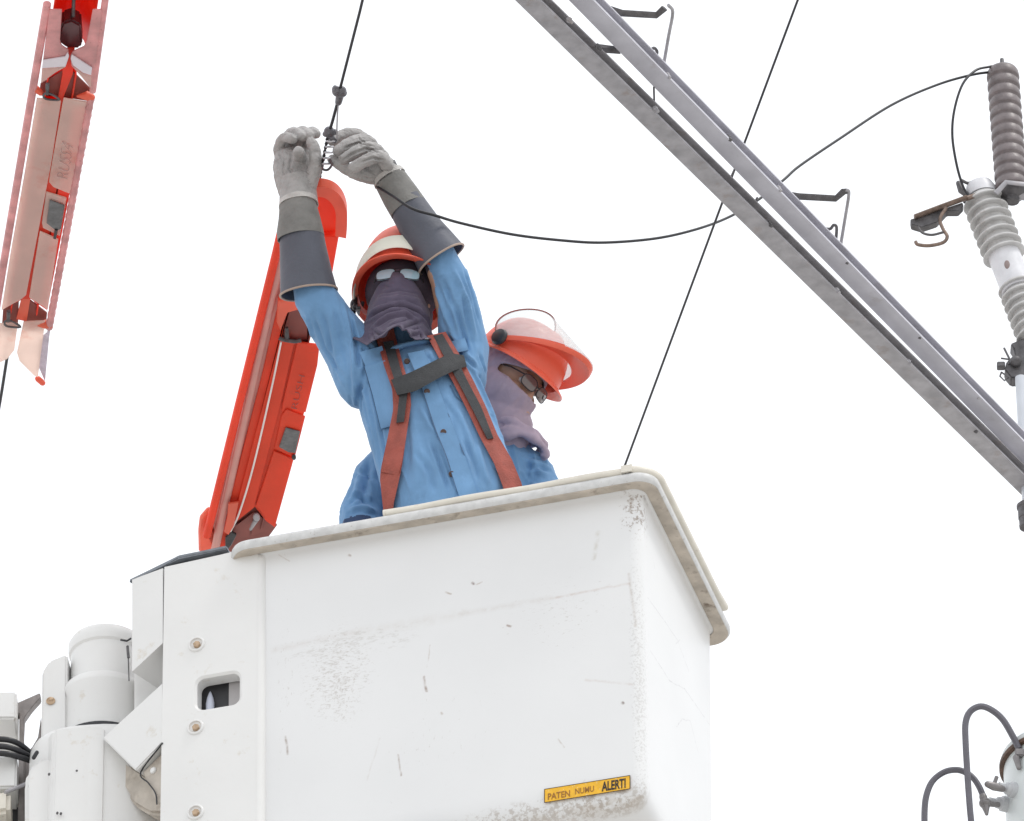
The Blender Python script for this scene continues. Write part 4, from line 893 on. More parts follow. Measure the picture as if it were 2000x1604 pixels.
def ribbon(name, bv, Lp, Rp, mt, parent, off=.005, th=.005, n=26, mcol=5, sm=3, label=None):
    """band of cloth laid on the body's surface between two edges"""
    A, Bq = polyr(Lp, n), polyr(Rp, n); T = []; Dv = []
    for i in range(n):
        row = []; drow = []
        for j in range(mcol):
            f = j / (mcol - 1); t, d = hit(bv, A[i][0] + (Bq[i][0] - A[i][0]) * f, A[i][1] + (Bq[i][1] - A[i][1]) * f); row.append(t); drow.append(d)
        T.append(row); Dv.append(drow)
    flat = [t for r in T for t in r if t]; avg = sum(flat) / len(flat)
    for i in range(n):
        for j in range(mcol):
            if T[i][j] is None or abs(T[i][j] - avg) > .35:
                c = [T[a][b] for a in range(max(0, i - 2), min(n, i + 3)) for b in range(mcol) if T[a][b] and abs(T[a][b] - avg) <= .35]; T[i][j] = sum(c) / len(c) if c else avg
    T0 = [r[:] for r in T]
    for _ in range(sm):
        T2 = [r[:] for r in T]
        for i in range(n):
            for j in range(mcol):
                c = [T[a][b] for a in range(max(0, i - 1), min(n, i + 2)) for b in range(max(0, j - 1), min(mcol, j + 2))]; T2[i][j] = sum(c) / len(c)
        T = T2
    vio = [[max(0.0, T[i][j] - T0[i][j]) for j in range(mcol)] for i in range(n)]
    for _ in range(2): vio = [[max(vio[a][b] for a in range(max(0, i - 1), min(n, i + 2)) for b in range(max(0, j - 1), min(mcol, j + 2))) for j in range(mcol)] for i in range(n)]
    for _ in range(2): vio = [[(lambda c: sum(c) / len(c))([vio[a][b] for a in range(max(0, i - 1), min(n, i + 2)) for b in range(max(0, j - 1), min(mcol, j + 2))]) for j in range(mcol)] for i in range(n)]
    T = [[T[i][j] - vio[i][j] for j in range(mcol)] for i in range(n)]
    bm = B()
    top = [[bm.verts.new(CAM + Dv[i][j] * (T[i][j] - off - th)) for j in range(mcol)] for i in range(n)]
    bot = [[bm.verts.new(CAM + Dv[i][j] * (T[i][j] + .016)) for j in range(mcol)] for i in range(n)]
    for i in range(n - 1):
        for j in range(mcol - 1):
            bm.faces.new((top[i][j], top[i + 1][j], top[i + 1][j + 1], top[i][j + 1])); bm.faces.new((bot[i][j], bot[i][j + 1], bot[i + 1][j + 1], bot[i + 1][j]))
        bm.faces.new((top[i][0], bot[i][0], bot[i + 1][0], top[i + 1][0])); bm.faces.new((top[i][-1], top[i + 1][-1], bot[i + 1][-1], bot[i][-1]))
    for j in range(mcol - 1):
        bm.faces.new((top[0][j], top[0][j + 1], bot[0][j + 1], bot[0][j])); bm.faces.new((top[-1][j], bot[-1][j], bot[-1][j + 1], top[-1][j + 1]))
    return obj(name, bm, mt, parent, angle=50, label=label)
def helmet(H, parent, mt, tilt=0.0, brim_front=.050, brim_side=.014, zb=.045, sx=.120, sy=.146, ht=.150):
    bm = B(); n = 56; rings_ = []
    def rad(a):                       # a = 0 at the front
        return math.sin(a) * sx, math.cos(a) * sy
    def pt(a, s, z): x, y = rad(a); return H(x * s, y * s - .004, z)
    for i in range(0, 13):
        ph = R(90 * i / 12.6); s = math.cos(ph) ** .72; z = zb + ht * math.sin(ph) ** 1.0
        rings_.append([pt(2 * math.pi * k_ / n, s, z + (.006 * max(0, 1 - abs(math.sin(2 * math.pi * k_ / n)) * 3.5) * math.sin(ph * 2) if math.cos(2 * math.pi * k_ / n) else 0)) for k_ in range(n)])
    inn = []
    for i in range(11, -1, -1):
        ph = R(90 * i / 12.6); s = math.cos(ph) ** .72 * .965; z = zb - .001 + (ht - .005) * math.sin(ph); inn.append([pt(2 * math.pi * k_ / n, s, z) for k_ in range(n)])
    vs_ = [[bm.verts.new(p) for p in r_] for r_ in rings_]
    for a, b in zip(vs_, vs_[1:]): bridge(bm, a, b)
    bm.faces.new(vs_[-1])
    # brim: top, edge, underside
    def brim(k_, f, z):
        a = 2 * math.pi * k_ / n; c_ = max(0, math.cos(a)); wd = brim_side + (brim_front - brim_side) * c_ ** 2
        x, y = rad(a); l = math.hypot(x, y); s = 1 + wd * f / l; dz = -.010 * f - .010 * f * c_ ** 2; return H(x * s, y * s - .004, zb + z + dz)
    br = [[bm.verts.new(brim(k_, f, z)) for k_ in range(n)] for f, z in ((.4, .001), (.9, .001), (1, -.001), (1.0, -.004), (.93, -.005), (.3, -.004))]
    seq = [vs_[0]] + br
    for a, b in zip(seq, seq[1:]): bridge(bm, b, a)
    ins_ = [[bm.verts.new(p) for p in r_] for r_ in inn[::-1]]
    bridge(bm, ins_[0], br[-1])
    for a, b in zip(ins_, ins_[1:]): bridge(bm, b, a)
    bm.faces.new(ins_[-1])
    return obj('helmet', bm, mt, parent, angle=50)
def glove(shapes, parent, voxel=.0023, name='glove', lines=()):
    bm = B()
    for pts, rs in shapes: tube(bm, [at(*p) for p in pts] if len(pts) < 3 else spline([at(*p) for p in pts], 3), rs if not isinstance(rs, list) else ([rs[0] + (rs[-1] - rs[0]) * i / (3 * (len(pts) - 1)) for i in range(3 * (len(pts) - 1) + 1)] if len(pts) >= 3 and not isinstance(rs[0], tuple) else rs), 12, ball=True)
    me = remesh(bm, voxel, 3)
    for v, nv in zip(me.vertices, [q.normal.copy() for q in me.vertices]):
        v.co += nv * (.0018 * N3(v.co, 60, 2) + .0010 * ridge(N3(v.co, 45, 4), 4))
    me.update()
    if lines: strokes(me, bvh_of(me), lines)
    return obj(name, None, GLOVE, parent, angle=180, mesh=me)
def sleeve(name, pts, rs, mt, parent, n=40, th=.003, wob=.0):
    """open, slightly wobbly cuff with thickness"""
    P = [at(*p) for p in pts]; fr = frames(P); rr = []
    def ring(i, dr):
        p, f = P[i], fr[i]; r = rs[i] + dr
        return [p + (f[1] * math.cos(a) + f[2] * math.sin(a)) * (r * (1 + wob * math.sin(2 * a + i) + wob * .6 * math.sin(5 * a + 2 * i))) for a in [2 * math.pi * k_ / n for k_ in range(n)]]
    bm = B(); R1 = [ring(i, 0) for i in range(len(P))]; R2 = [ring(i, -th) for i in range(len(P))][::-1]
    vs_ = [[bm.verts.new(p) for p in r_] for r_ in R1 + R2]
    for a, b in zip(vs_, vs_[1:] + vs_[:1]): bridge(bm, a, b)
    return obj(name, bm, mt, parent, angle=60), R1
def glasses(H, parent, lens_mt, zc=0.0, yc=.104, tint=None):
    g_ = []
    fr_ = B()
    for sx in (-1, 1):
        cx = sx * .034; pts = []
        for k_ in range(20):
            a = 2 * math.pi * k_ / 20; ca, sa = math.cos(a), math.sin(a)
            x = cx + .028 * math.copysign(abs(ca) ** .7, ca); z = zc + .017 * math.copysign(abs(sa) ** .7, sa) - (.003 if sa < 0 else 0)
            pts.append((x, yc - .9 * (abs(x) ** 2) * 4, z))
        bm = B(); c_ = bm.verts.new(H(cx, yc - .9 * cx * cx * 4 + .003, zc)); vs_ = [bm.verts.new(H(*p)) for p in pts]; bk = [bm.verts.new(H(p[0], p[1] - .003, p[2])) for p in pts]
        for k_ in range(20): bm.faces.new((c_, vs_[k_], vs_[(k_ + 1) % 20]))
        bridge(bm, vs_, bk); bm.faces.new(bk)
        g_.append(obj('lens', bm, lens_mt, parent, angle=60))
        tube(fr_, [H(*p) for p in pts] + [H(*pts[0])], .0014, 6)
        tube(fr_, [H(sx * .062, yc - .016, zc + .008), H(sx * .074, .05, zc + .010), H(sx * .082, -.01, zc + .004)], .0022, 6)
    tube(fr_, [H(-.008, yc, zc + .004), H(.008, yc, zc + .004)], .002, 6)
    return fr_, g_
def eyes(H, parent):
    for sx in (-1, 1):
        bm = B(); h_ell(bm, H, (sx * .033, .076, .0), .013, .012, .010, 14); e = obj('eye', bm, mat('eye_white', (.7, .68, .66), .2) if 'eye_white' not in MATS else MATS['eye_white'], parent)
        bm = B(); h_ell(bm, H, (sx * .033, .0865, -.001), .0055, .003, .0055, 10); obj('iris', bm, BUTTON, e)

# ---------- front worker
Y0 = 18.50
p1 = thing('person', 'worker in front with both gloved arms raised, blue shirt and harness', 'person', V((at(900, 1000, Y0).x, Y0, ZR - 1.04)))
H1 = head_frame(at(782, 595, Y0), -3, 6, -3)
lat = (at(1000, 722, Y0) - at(700, 800, Y0)).normalized()
fwd = V((0, -1, 0))
spine = [((915, 1180), .165, .115), ((905, 1090), .178, .125), ((893, 1000), .190, .130), ((872, 930), .188, .130), ((846, 850), .180, .128), ((822, 780), .176, .126), ((808, 738), .168, .108), ((799, 716), .140, .085), ((795, 698), .085, .066)]
bm = B(); rr = []
for (px, py), rx, ry in spine:
    c = at(px, py, Y0); rr.append([c + lat * (math.cos(a) * rx) + fwd * (math.sin(a) * ry) for a in [2 * math.pi * k_ / 28 for k_ in range(28)]])
loft(bm, rr)
tube(bm, [at(793, 705, Y0 + .01), at(789, 660, Y0), at(785, 625, Y0)], [.060, .056, .054], 16, ball=True)
# raised arms: shoulder, elbow, wrist
aL = [(716, 742, Y0 + .0), (690, 690, Y0 - .01), (648, 632, Y0 - .05), (616, 580, Y0 - .09), (600, 520, Y0 - .12), (588, 455, Y0 - .15), (582, 405, Y0 - .165)]
aR = [(895, 742, Y0 + .0), (905, 680, Y0 - .01), (896, 612, Y0 - .06), (878, 545, Y0 - .10), (850, 488, Y0 - .13), (808, 420, Y0 - .17), (772, 366, Y0 - .19)]
tube(bm, [at(*p) for p in aL], [.088, .080, .068, .062, .050, .040, .034], 20, ball=True)
tube(bm, [at(*p) for p in aR], [.080, .072, .062, .056, .046, .038, .032], 20, ball=True)
# shoulders
tube(bm, [at(748, 728, Y0 + .01), at(704, 728, Y0)], [.068, .074], 16, ball=True); tube(bm, [at(848, 716, Y0 + .01), at(890, 706, Y0)], [.062, .072], 16, ball=True)
head_shapes(bm, H1)
fl = ZR - 1.04
for sx in (-1, 1):
    hp = at(912, 1110, Y0) + V((sx * .085, 0, 0)); kn = V((hp.x + sx * .02, Y0 - .03, (hp.z + fl) / 2 + .03)); an = V((hp.x + sx * .03, Y0 + .02, fl + .085))
    tube(bm, [hp + V((0, 0, .05)), hp.lerp(kn, .5), kn, kn.lerp(an, .4), an], [.105, .090, .068, .066, .050], 16, ball=True)
    tube(bm, [an + V((0, .03, -.05)), an + V((0, -.07, -.052)), an + V((sx * .01, -.16, -.058))], [(.040, .042), (.036, .048), (.026, .042)], 12, ball=True)
zw = at(905, 1040, Y0).z; hz = H1(0, 0, 0)
def mf1(p):
    if (p - hz).length < .16 and p.z > H1(0, 0, -.10).z and p.z > at(790, 655, Y0).z: return 3 if p.z > H1(0, .06, .018).z else 0
    return 1 if p.z > zw else 2
limbs1 = [(at(905, 1090, Y0), at(806, 722, Y0)), (at(*aL[0]), at(*aL[3])), (at(*aL[3]), at(*aL[6])), (at(*aR[0]), at(*aR[3])), (at(*aR[3]), at(*aR[6]))]
FOLDS1 = [
 ([(666, 572), (682, 630), (690, 700), (694, 785)], 0.0086, 0.0065), ([(676, 600), (692, 655), (706, 735)], -0.0096, 0.0058), ([(597, 612), (617, 680), (650, 742), (692, 796)], 0.0068, 0.0065), ([(610, 612), (634, 680), (672, 742)], -0.0068, 0.0058),
 ([(640, 600), (654, 670), (666, 745)], 0.0058, 0.0079), ([(652, 592), (668, 660), (680, 740)], -0.0048, 0.0058), ([(700, 662), (716, 705), (704, 765), (708, 830)], -0.0105, 0.0072), ([(624, 600), (640, 640), (650, 700)], -0.0038, 0.0050),
 ([(704, 722), (720, 800), (738, 880), (752, 962)], 0.0077, 0.0065), ([(718, 722), (736, 800), (752, 885), (758, 940)], -0.0086, 0.0058), ([(698, 806), (713, 872), (736, 965)], -0.0068, 0.0058), ([(690, 770), (702, 830), (722, 900)], 0.0058, 0.0058),
 ([(740, 880), (746, 930), (752, 990)], -0.0058, 0.0050), ([(925, 722), (958, 800), (988, 870), (1012, 932)], 0.0077, 0.0058), ([(912, 735), (944, 805), (974, 872), (992, 915)], -0.0086, 0.0058), ([(936, 690), (962, 770), (985, 830)], -0.0058, 0.0050),
 ([(800, 830), (816, 890), (812, 962)], 0.0048, 0.0130), ([(790, 800), (800, 860), (795, 930)], -0.0038, 0.0086), ([(930, 862), (946, 920), (956, 952)], 0.0058, 0.0072), ([(905, 852), (925, 905), (935, 945)], -0.0058, 0.0065), ([(890, 790), (915, 850), (930, 900)], 0.0048, 0.0072),
 ([(850, 852), (870, 882), (890, 932), (905, 966)], 0.0086, 0.0058), ([(840, 858), (858, 900), (878, 960)], -0.0086, 0.0050), ([(818, 790), (838, 830), (852, 850)], 0.0048, 0.0065), ([(860, 770), (884, 810), (890, 850)], -0.0038, 0.0072),
 ([(846, 548), (870, 620), (905, 692)], 0.0068, 0.0072), ([(862, 542), (892, 610), (920, 694)], -0.0086, 0.0058), ([(885, 522), (914, 590), (930, 662)], 0.0077, 0.0058), ([(832, 562), (850, 625), (882, 684)], -0.0086, 0.0058), ([(904, 520), (926, 586), (938, 640)], -0.0058, 0.0050),
 ([(866, 648), (900, 690), (936, 724)], -0.0096, 0.0058), ([(880, 560), (892, 640), (912, 700)], 0.0048, 0.0058), ([(905, 560), (912, 630), (926, 690)], -0.0048, 0.0050), ([(716, 664), (738, 690), (748, 720)], 0.0058, 0.0065), ([(706, 672), (724, 700), (730, 730)], -0.0058, 0.0058),
 ([(760, 690), (770, 720), (765, 750)], -0.0038, 0.0058), ([(800, 700), (815, 720), (832, 735)], 0.0048, 0.0065), ([(830, 690), (845, 710), (860, 730)], -0.0048, 0.0058), ([(810, 880), (840, 920), (850, 965)], -0.0048, 0.0072), ([(960, 900), (985, 930), (1000, 945)], 0.0048, 0.0050)]
body1, bv1 = make_body(bm, limbs1, p1, mf1, [SKIN, SHIRT, TROUSER, HOODC], amp=.0040, voxel=.0042, smooth=5, folds=FOLDS1)
eyes(H1, p1)
# mask: loose cloth from nose to below the chin with a gathered hem
bm = B(); nA, nS = 64, 30; grid = []
for i in range(nS + 1):
    s = i / nS; row = []
    for k_ in range(nA + 1):
        a = R(-128 + 256 * k_ / nA); ca, sa = math.cos(a), math.sin(a); fa = max(0, ca)
        ztop = .002 + .020 * math.exp(-(a / .17) ** 2) - .105 * (1 - fa) + .005
        zbot = -.250 + .085 * (1 - fa) + .012 * math.cos(a * 5.2 + .5) + .010 * math.sin(a * 2 - .4) * fa
        z = ztop + (zbot - ztop) * s
        nose = .020 * math.exp(-(a / .24) ** 2) * math.exp(-((z + .018) / .028) ** 2); chin = .010 * math.exp(-((z + .085) / .03) ** 2) * fa
        rx = .090 + .004 * s + .022 * s ** 3; ry = .113 - .004 * math.sin(s * math.pi) + .018 * s ** 2 + .012 * s ** 4
        f1 = .0012 * math.sin(s * 17 + 2.2 * a * a - .5) * (s > .12) * min(1, (s - .12) * 5) * fa ** .5 * (1 - .5 * abs(sa))
        f2 = (.015 * math.sin(a * 4.2 + 1.0) + .008 * math.sin(a * 9.1)) * s ** 2.4
        nn = .005 * N3(V((a * 2, s * 5, 1)), 1.3)
        d = f1 + f2 + nn + .012 * max(0, (s - .86) / .14) ** 2
        row.append(bm.verts.new(H1(sa * (rx + d), ca * (ry + d) + nose + chin + .002, z + .006 * math.sin(a * 5) * s ** 2)))
    grid.append(row)
for i in range(nS):
    for k_ in range(nA): bm.faces.new((grid[i][k_], grid[i][k_ + 1], grid[i + 1][k_ + 1], grid[i + 1][k_]))
bmesh.ops.recalc_face_normals(bm, faces=bm.faces)
bmesh.ops.subdivide_edges(bm, edges=bm.edges[:], cuts=2, use_grid_fill=True, smooth=.4)
me = bpy.data.meshes.new('m'); bm.to_mesh(me); bm.free()
if me.polygons[len(me.polygons) // 2].normal.dot(CAM - me.vertices[0].co) < 0: me.flip_normals()
me.update()
strokes(me, bvh_of(me), [([(712, 628), (735, 612), (765, 599), (790, 597), (815, 610), (836, 628)], .012, .0060), ([(728, 640), (760, 618), (790, 612), (815, 628)], -.010, .006), ([(740, 575), (780, 568), (822, 576)], .004, .005), ([(738, 586), (780, 580), (824, 588)], -.004, .005), ([(736, 598), (780, 588), (826, 600)], .004, .005),
 ([(722, 642), (742, 656), (768, 650), (800, 636), (828, 628)], .008, .005), ([(738, 662), (765, 660), (795, 650), (822, 650)], -.008, .005), ([(758, 640), (775, 632), (800, 624)], .006, .005), ([(812, 640), (822, 655), (824, 668)], .008, .004), ([(725, 650), (735, 664), (752, 672)], .007, .004), ([(770, 668), (785, 655), (800, 668)], -.006, .006), ([(744, 552), (760, 556), (770, 560)], -.003, .004)])
mk = obj('face_mask', None, MASK1, p1, angle=180, mesh=me); md = mk.modifiers.new('thickness', 'SOLIDIFY'); md.thickness = .0028; md.offset = -1
bm = B(); h_ell(bm, H1, (0, -.006, .048), .104, .116, .085, 32); h_ell(bm, H1, (0, -.030, -.02), .092, .080, .10, 32); me = remesh(bm, .005, 3); obj('hood', None, HOODC, p1, angle=180, mesh=me)
fr_, _l = glasses(H1, p1, LENS, .012, .122)
obj('glasses_frame', fr_, PLAST, p1)
hm = helmet(H1, p1, HELM, brim_front=.040, brim_side=.012, zb=.042, sx=.128, sy=.158, ht=.208)
# flipped-up clear shield edge: cream band above the brim
bm = B(); rr = []
for k_ in range(41):
    a = R(-112 + 224 * k_ / 40); x, y = math.sin(a) * .128, math.cos(a) * .158; q = []
    for s, z in ((1.055, .050), (1.075, .056), (1.050, .098), (1.030, .100), (1.02, .056)): q.append(H1(x * s, y * s - .004 + .010 * max(0, math.cos(a)), z + .012 * max(0, math.cos(a)) - .034 * (1 - max(0, math.cos(a)))))
    rr.append(q)
loft(bm, rr); obj('shield_band', bm, BAND, hm, angle=40)
bm = B()
for (x, y, z, r) in ((-.134, -.012, .012, .016), (-.136, -.010, -.012, .014), (-.128, .012, -.020, .010)): h_ell(bm, H1, (x, y, z), r * .7, r, r, 12)
tube(bm, [H1(-.132, -.01, .03), H1(-.134, -.012, -.03), H1(-.130, -.015, -.062)], [.008, .007, .004], 8, ball=True)
tube(bm, spline([H1(-.128, .012, -.012), H1(-.116, .02, -.03), H1(-.108, .018, -.022), H1(-.106, .015, -.004)], 4), .005, 8)
obj('shield_hinge', bm, PLAST, hm)
bm = B(); tube(bm, spline([H1(-.122, .0, .03), H1(-.108, .02, -.03), H1(-.085, .03, -.065)], 5), [(.003, .009)] * 11, 8); obj('chin_strap', bm, HELM_IN, hm)
# gauntlets, cuffs, gloves
g1, ringA = sleeve('rubber_gauntlet', [(588, 452, Y0 - .15), (592, 490, Y0 - .135), (598, 535, Y0 - .115), (603, 572, Y0 - .095)], [.062, .066, .073, .081], RUB, p1, wob=.012)
bm = B(); tube(bm, ringA[-1] + [ringA[-1][0]], .0032, 8); obj('gauntlet_bead', bm, BEAD, g1)
c1, _r = sleeve('leather_cuff', [(581, 396, Y0 - .168), (584, 425, Y0 - .16), (586, 450, Y0 - .152), (588, 466, Y0 - .145)], [.051, .058, .065, .067], CUFF, p1, wob=.018)
c1b, _r = sleeve('glove_wrist', [(580, 350, Y0 - .18), (582, 380, Y0 - .17), (584, 402, Y0 - .165)], [.050, .052, .0545], GLOVE, p1, wob=.03)
g2, ringB = sleeve('rubber_gauntlet', [(790, 394, Y0 - .18), (826, 452, Y0 - .152), (846, 482, Y0 - .135), (862, 506, Y0 - .122)], [.052, .060, .068, .075], RUB, p1, wob=.012)
bm = B(); tube(bm, ringB[-1] + [ringB[-1][0]], .0032, 8); obj('gauntlet_bead', bm, BEAD, g2)
c2, _r = sleeve('leather_cuff', [(763, 352, Y0 - .195), (782, 382, Y0 - .183), (798, 408, Y0 - .175)], [.047, .052, .055], CUFF, p1, wob=.02)
bm = B(); tube(bm, [at(757, 330, Y0 - .235), at(771, 318, Y0 - .215), at(778, 340, Y0 - .20)], [(.010, .004)] * 3, 8); obj('wrist_tab', bm, RUBBER, c2)
WB2 = mat('pale_worn_leather_band', (.50, .48, .46), .6, 0, .15, 30, .5, 90)
sleeve('wrist_band', [(582, 392, Y0 - .168), (583, 402, Y0 - .166)], [.0535, .0560], WB2, c1b, th=.002, wob=.02)
sleeve('wrist_band', [(757, 342, Y0 - .20), (762, 350, Y0 - .197)], [.0465, .0490], WB2, c2, th=.002, wob=.02)
YG = Y0
glove([([(583, 412, YG - .16), (581, 372, YG - .17), (577, 338, YG - .18), (572, 308, YG - .175)], [(.046, .038), (.047, .038), (.050, .038), (.056, .038), (.060, .038), (.062, .038), (.063, .037), (.062, .036), (.060, .035), (.055, .033)]),
       ([(549, 322, YG - .16), (545, 290, YG - .18), (555, 269, YG - .22), (572, 272, YG - .25)], [.0165, .0140]),
       ([(563, 302, YG - .14), (561, 270, YG - .17), (575, 258, YG - .22), (590, 267, YG - .25)], [.0170, .0145]),
       ([(581, 297, YG - .14), (581, 266, YG - .17), (592, 256, YG - .22), (604, 265, YG - .25)], [.0170, .0145]),
       ([(599, 300, YG - .14), (601, 270, YG - .16), (609, 257, YG - .21), (617, 262, YG - .24)], [.0165, .0140]),
       ([(604, 362, YG - .19), (616, 325, YG - .22), (615, 296, YG - .24), (608, 278, YG - .25)], [.0230, .0150]),
       ([(588, 312, YG - .20), (584, 300, YG - .25), (583, 297, YG - .27)], [.0180, .0165])], p1, lines=[([(543, 345), (562, 362), (590, 362), (612, 348)], -.0050, .0035), ([(590, 366), (592, 385), (593, 402)], -.0045, .0025), ([(601, 362), (602, 382), (602, 398)], .0040, .0025), ([(546, 385), (575, 393), (612, 384)], -.0050, .0030), ([(556, 310), (552, 335), (560, 360)], -.0040, .0030), ([(570, 300), (565, 330), (582, 352)], -.0050, .0035), ([(548, 372), (565, 378), (585, 372)], .0035, .0030), ([(575, 340), (595, 345), (608, 335)], -.0035, .0030), ([(542, 300), (548, 315), (546, 335)], .0030, .0030)])
glove([([(774, 370, YG - .19), (750, 337, YG - .20), (730, 314, YG - .21)], [(.040, .034), (.042, .035), (.044, .036), (.046, .037), (.046, .036), (.045, .034), (.042, .030)]),
       ([(722, 288, YG - .19), (700, 264, YG - .21), (672, 263, YG - .23), (650, 276, YG - .235)], [.0190, .0160]),
       ([(735, 297, YG - .22), (715, 275, YG - .24), (686, 279, YG - .26), (661, 295, YG - .26)], [.0205, .0170]),
       ([(748, 309, YG - .24), (728, 290, YG - .265), (700, 295, YG - .285), (673, 311, YG - .28)], [.0205, .0170]),
       ([(756, 322, YG - .25), (742, 306, YG - .285), (716, 313, YG - .30), (690, 328, YG - .29)], [.0200, .0165]),
       ([(738, 348, YG - .20), (700, 340, YG - .22), (672, 327, YG - .225), (650, 312, YG - .23)], [.0220, .0150])], p1, lines=[([(745, 300), (715, 290), (685, 302), (668, 316)], -.0060, .0030), ([(730, 286), (700, 280), (670, 290)], -.0060, .0030), ([(752, 315), (728, 308), (702, 318)], -.0060, .0030), ([(722, 345), (745, 352), (765, 345)], -.0045, .0030), ([(740, 330), (755, 345), (770, 355)], .0040, .0030), ([(705, 345), (730, 352), (750, 366)], -.0040, .0030), ([(700, 266), (705, 276), (716, 280)], -.0030, .0025), ([(712, 284), (722, 296), (732, 300)], -.0030, .0025)])
# shirt details
ribbon('shirt_placket', bv1, [(796, 690), (822, 752), (848, 830), (872, 890), (894, 962), (905, 990)], [(828, 684), (858, 760), (884, 830), (908, 890), (930, 955), (940, 985)], SHIRT, p1, .0005, .0022, 30, 5)
ribbon('pocket', bv1, [(712, 716), (728, 772), (744, 838)], [(752, 704), (772, 760), (788, 826)], SHIRT, p1, .0005, .003, 14, 5)
ribbon('pocket_flap', bv1, [(702, 688), (708, 702), (714, 716)], [(746, 676), (752, 694), (757, 708)], SHIRT, p1, .003, .004, 8, 7)
ribbon('pocket_flap', bv1, [(880, 668), (884, 680), (888, 690)], [(908, 660), (912, 672), (915, 684)], SHIRT, p1, .003, .004, 8, 7)
ribbon('collar', bv1, [(736, 660), (752, 672), (772, 690)], [(746, 650), (768, 664), (792, 676)], SHIRT, p1, .006, .006, 10, 5)
for q in ((795, 706), (834, 765), (866, 844), (882, 926)):
    t_, d_ = hit(bv1, *q)
    if t_:
        bm = B(); lathe(bm, [(.0085, 0), (.0085, .002), (.006, .003), (.005, .002)], CAM + d_ * (t_ - .005), -d_, 14); obj('button', bm, BUTTON, p1)
SEAM = mat('dark_blue_seam_thread', (.07, .13, .23), .8)
for sm_ in ([(796, 692), (822, 754), (848, 832), (872, 892), (894, 962)], [(712, 718), (728, 774), (744, 838), (786, 827)], [(757, 710), (772, 762), (788, 824)], [(828, 686), (858, 762), (884, 832), (908, 892)], [(704, 690), (713, 716), (736, 720), (757, 709)], [(880, 752), (892, 776), (915, 792)]):
    ribbon('seam', bv1, [(x - 1, y) for x, y in sm_], [(x + 1, y) for x, y in sm_], SEAM, p1, .0042, .0012, 30, 2, 2)
bm = B(); cc_ = at(796, 700, Y0); P = [cc_ + lat * (math.cos(a) * .082) + fwd * (math.sin(a) * .080) + V((0, 0, .012 - .022 * math.sin(a))) for a in [2 * math.pi * k_ / 36 for k_ in range(37)]]
tube(bm, P, [(.009, .024)] * 37, 10, up=(0, 0, 1)); tube(bm, [P[0], P[1]], .012, 8); obj('shirt_collar', bm, SHIRT, p1, angle=180)
# harness
har = ribbon('harness_strap', bv1, [(730, 645), (752, 720), (766, 760), (768, 800), (756, 860), (744, 915), (742, 935), (748, 992), (750, 1015)], [(768, 640), (788, 716), (800, 752), (803, 790), (794, 850), (786, 905), (780, 935), (768, 988), (768, 1012)], STRAP, p1, .010, .005, 40, 5, 6)
ribbon('strap_webbing', bv1, [(748, 668), (762, 716), (780, 772), (774, 826)], [(768, 665), (780, 712), (796, 768), (789, 824)], STRAPB, har, .024, .004, 24, 4, 6)
ribbon('strap_pad', bv1, [(753, 880), (748, 905), (744, 922)], [(789, 876), (786, 900), (778, 928)], STRAP, har, .015, .006, 10, 4)
har2 = ribbon('harness_strap', bv1, [(834, 656), (862, 708), (884, 745), (912, 800), (938, 855), (965, 905), (982, 950), (992, 985)], [(870, 648), (902, 700), (924, 742), (948, 792), (972, 850), (1000, 898), (1018, 942), (1028, 978)], STRAP, p1, .010, .005, 40, 5, 6)
ribbon('strap_webbing', bv1, [(846, 656), (872, 705), (896, 748), (926, 806), (952, 858)], [(864, 652), (892, 700), (912, 742), (940, 795), (964, 856)], STRAPB, har2, .024, .004, 28, 4, 6)
ribbon('chest_strap', bv1, [(764, 742), (800, 728), (850, 704), (880, 690), (906, 694)], [(776, 772), (812, 764), (862, 736), (892, 722), (912, 716)], STRAPB, p1, .034, .006, 24, 5, 8)

# ---------- worker behind
Y2 = 18.80
p2 = thing('person', 'worker behind in mauve balaclava with face shield flipped up, looking down', 'person', V((at(900, 1000, Y2).x, Y2, ZR - 1.04)))
H2 = head_frame(at(997, 742, Y2 - .08), 58, -38, -4)
bm = B(); rr = []
sp2 = [((880, 1170), .165, .115), ((885, 1080), .180, .125), ((900, 1000), .190, .130), ((915, 950), .192, .125), ((930, 915), .185, .112), ((945, 895), .150, .095), ((965, 880), .095, .080)]
lat2 = (at(1000, 915, Y2) - at(700, 920, Y2)).normalized()
for (px, py), rx, ry in sp2:
    c = at(px, py, Y2); rr.append([c + lat2 * (math.cos(a) * rx) + fwd * (math.sin(a) * ry) for a in [2 * math.pi * k_ / 28 for k_ in range(28)]])
loft(bm, rr)
tube(bm, [at(965, 910, Y2 - .01), at(985, 860, Y2 - .03), at(1000, 800, Y2 - .06)], [.070, .060, .056], 16, ball=True)
b1 = [(1035, 925, Y2), (1052, 965, Y2), (1050, 1060, Y2 - .06), (990, 1090, Y2 - .20)]
b2 = [(775, 905, Y2 - .02), (738, 935, Y2), (708, 1000, Y2 - .02), (705, 1060, Y2 - .05), (760, 1110, Y2 - .18)]
tube(bm, [at(*p) for p in b1], [.068, .062, .054, .036], 18, ball=True); tube(bm, [at(*p) for p in b2], [.075, .070, .062, .056, .038], 18, ball=True)
tube(bm, [at(940, 925, Y2), at(800, 925, Y2)], [.095, .085], 16, ball=True)
head_shapes(bm, H2, 1.0, False)
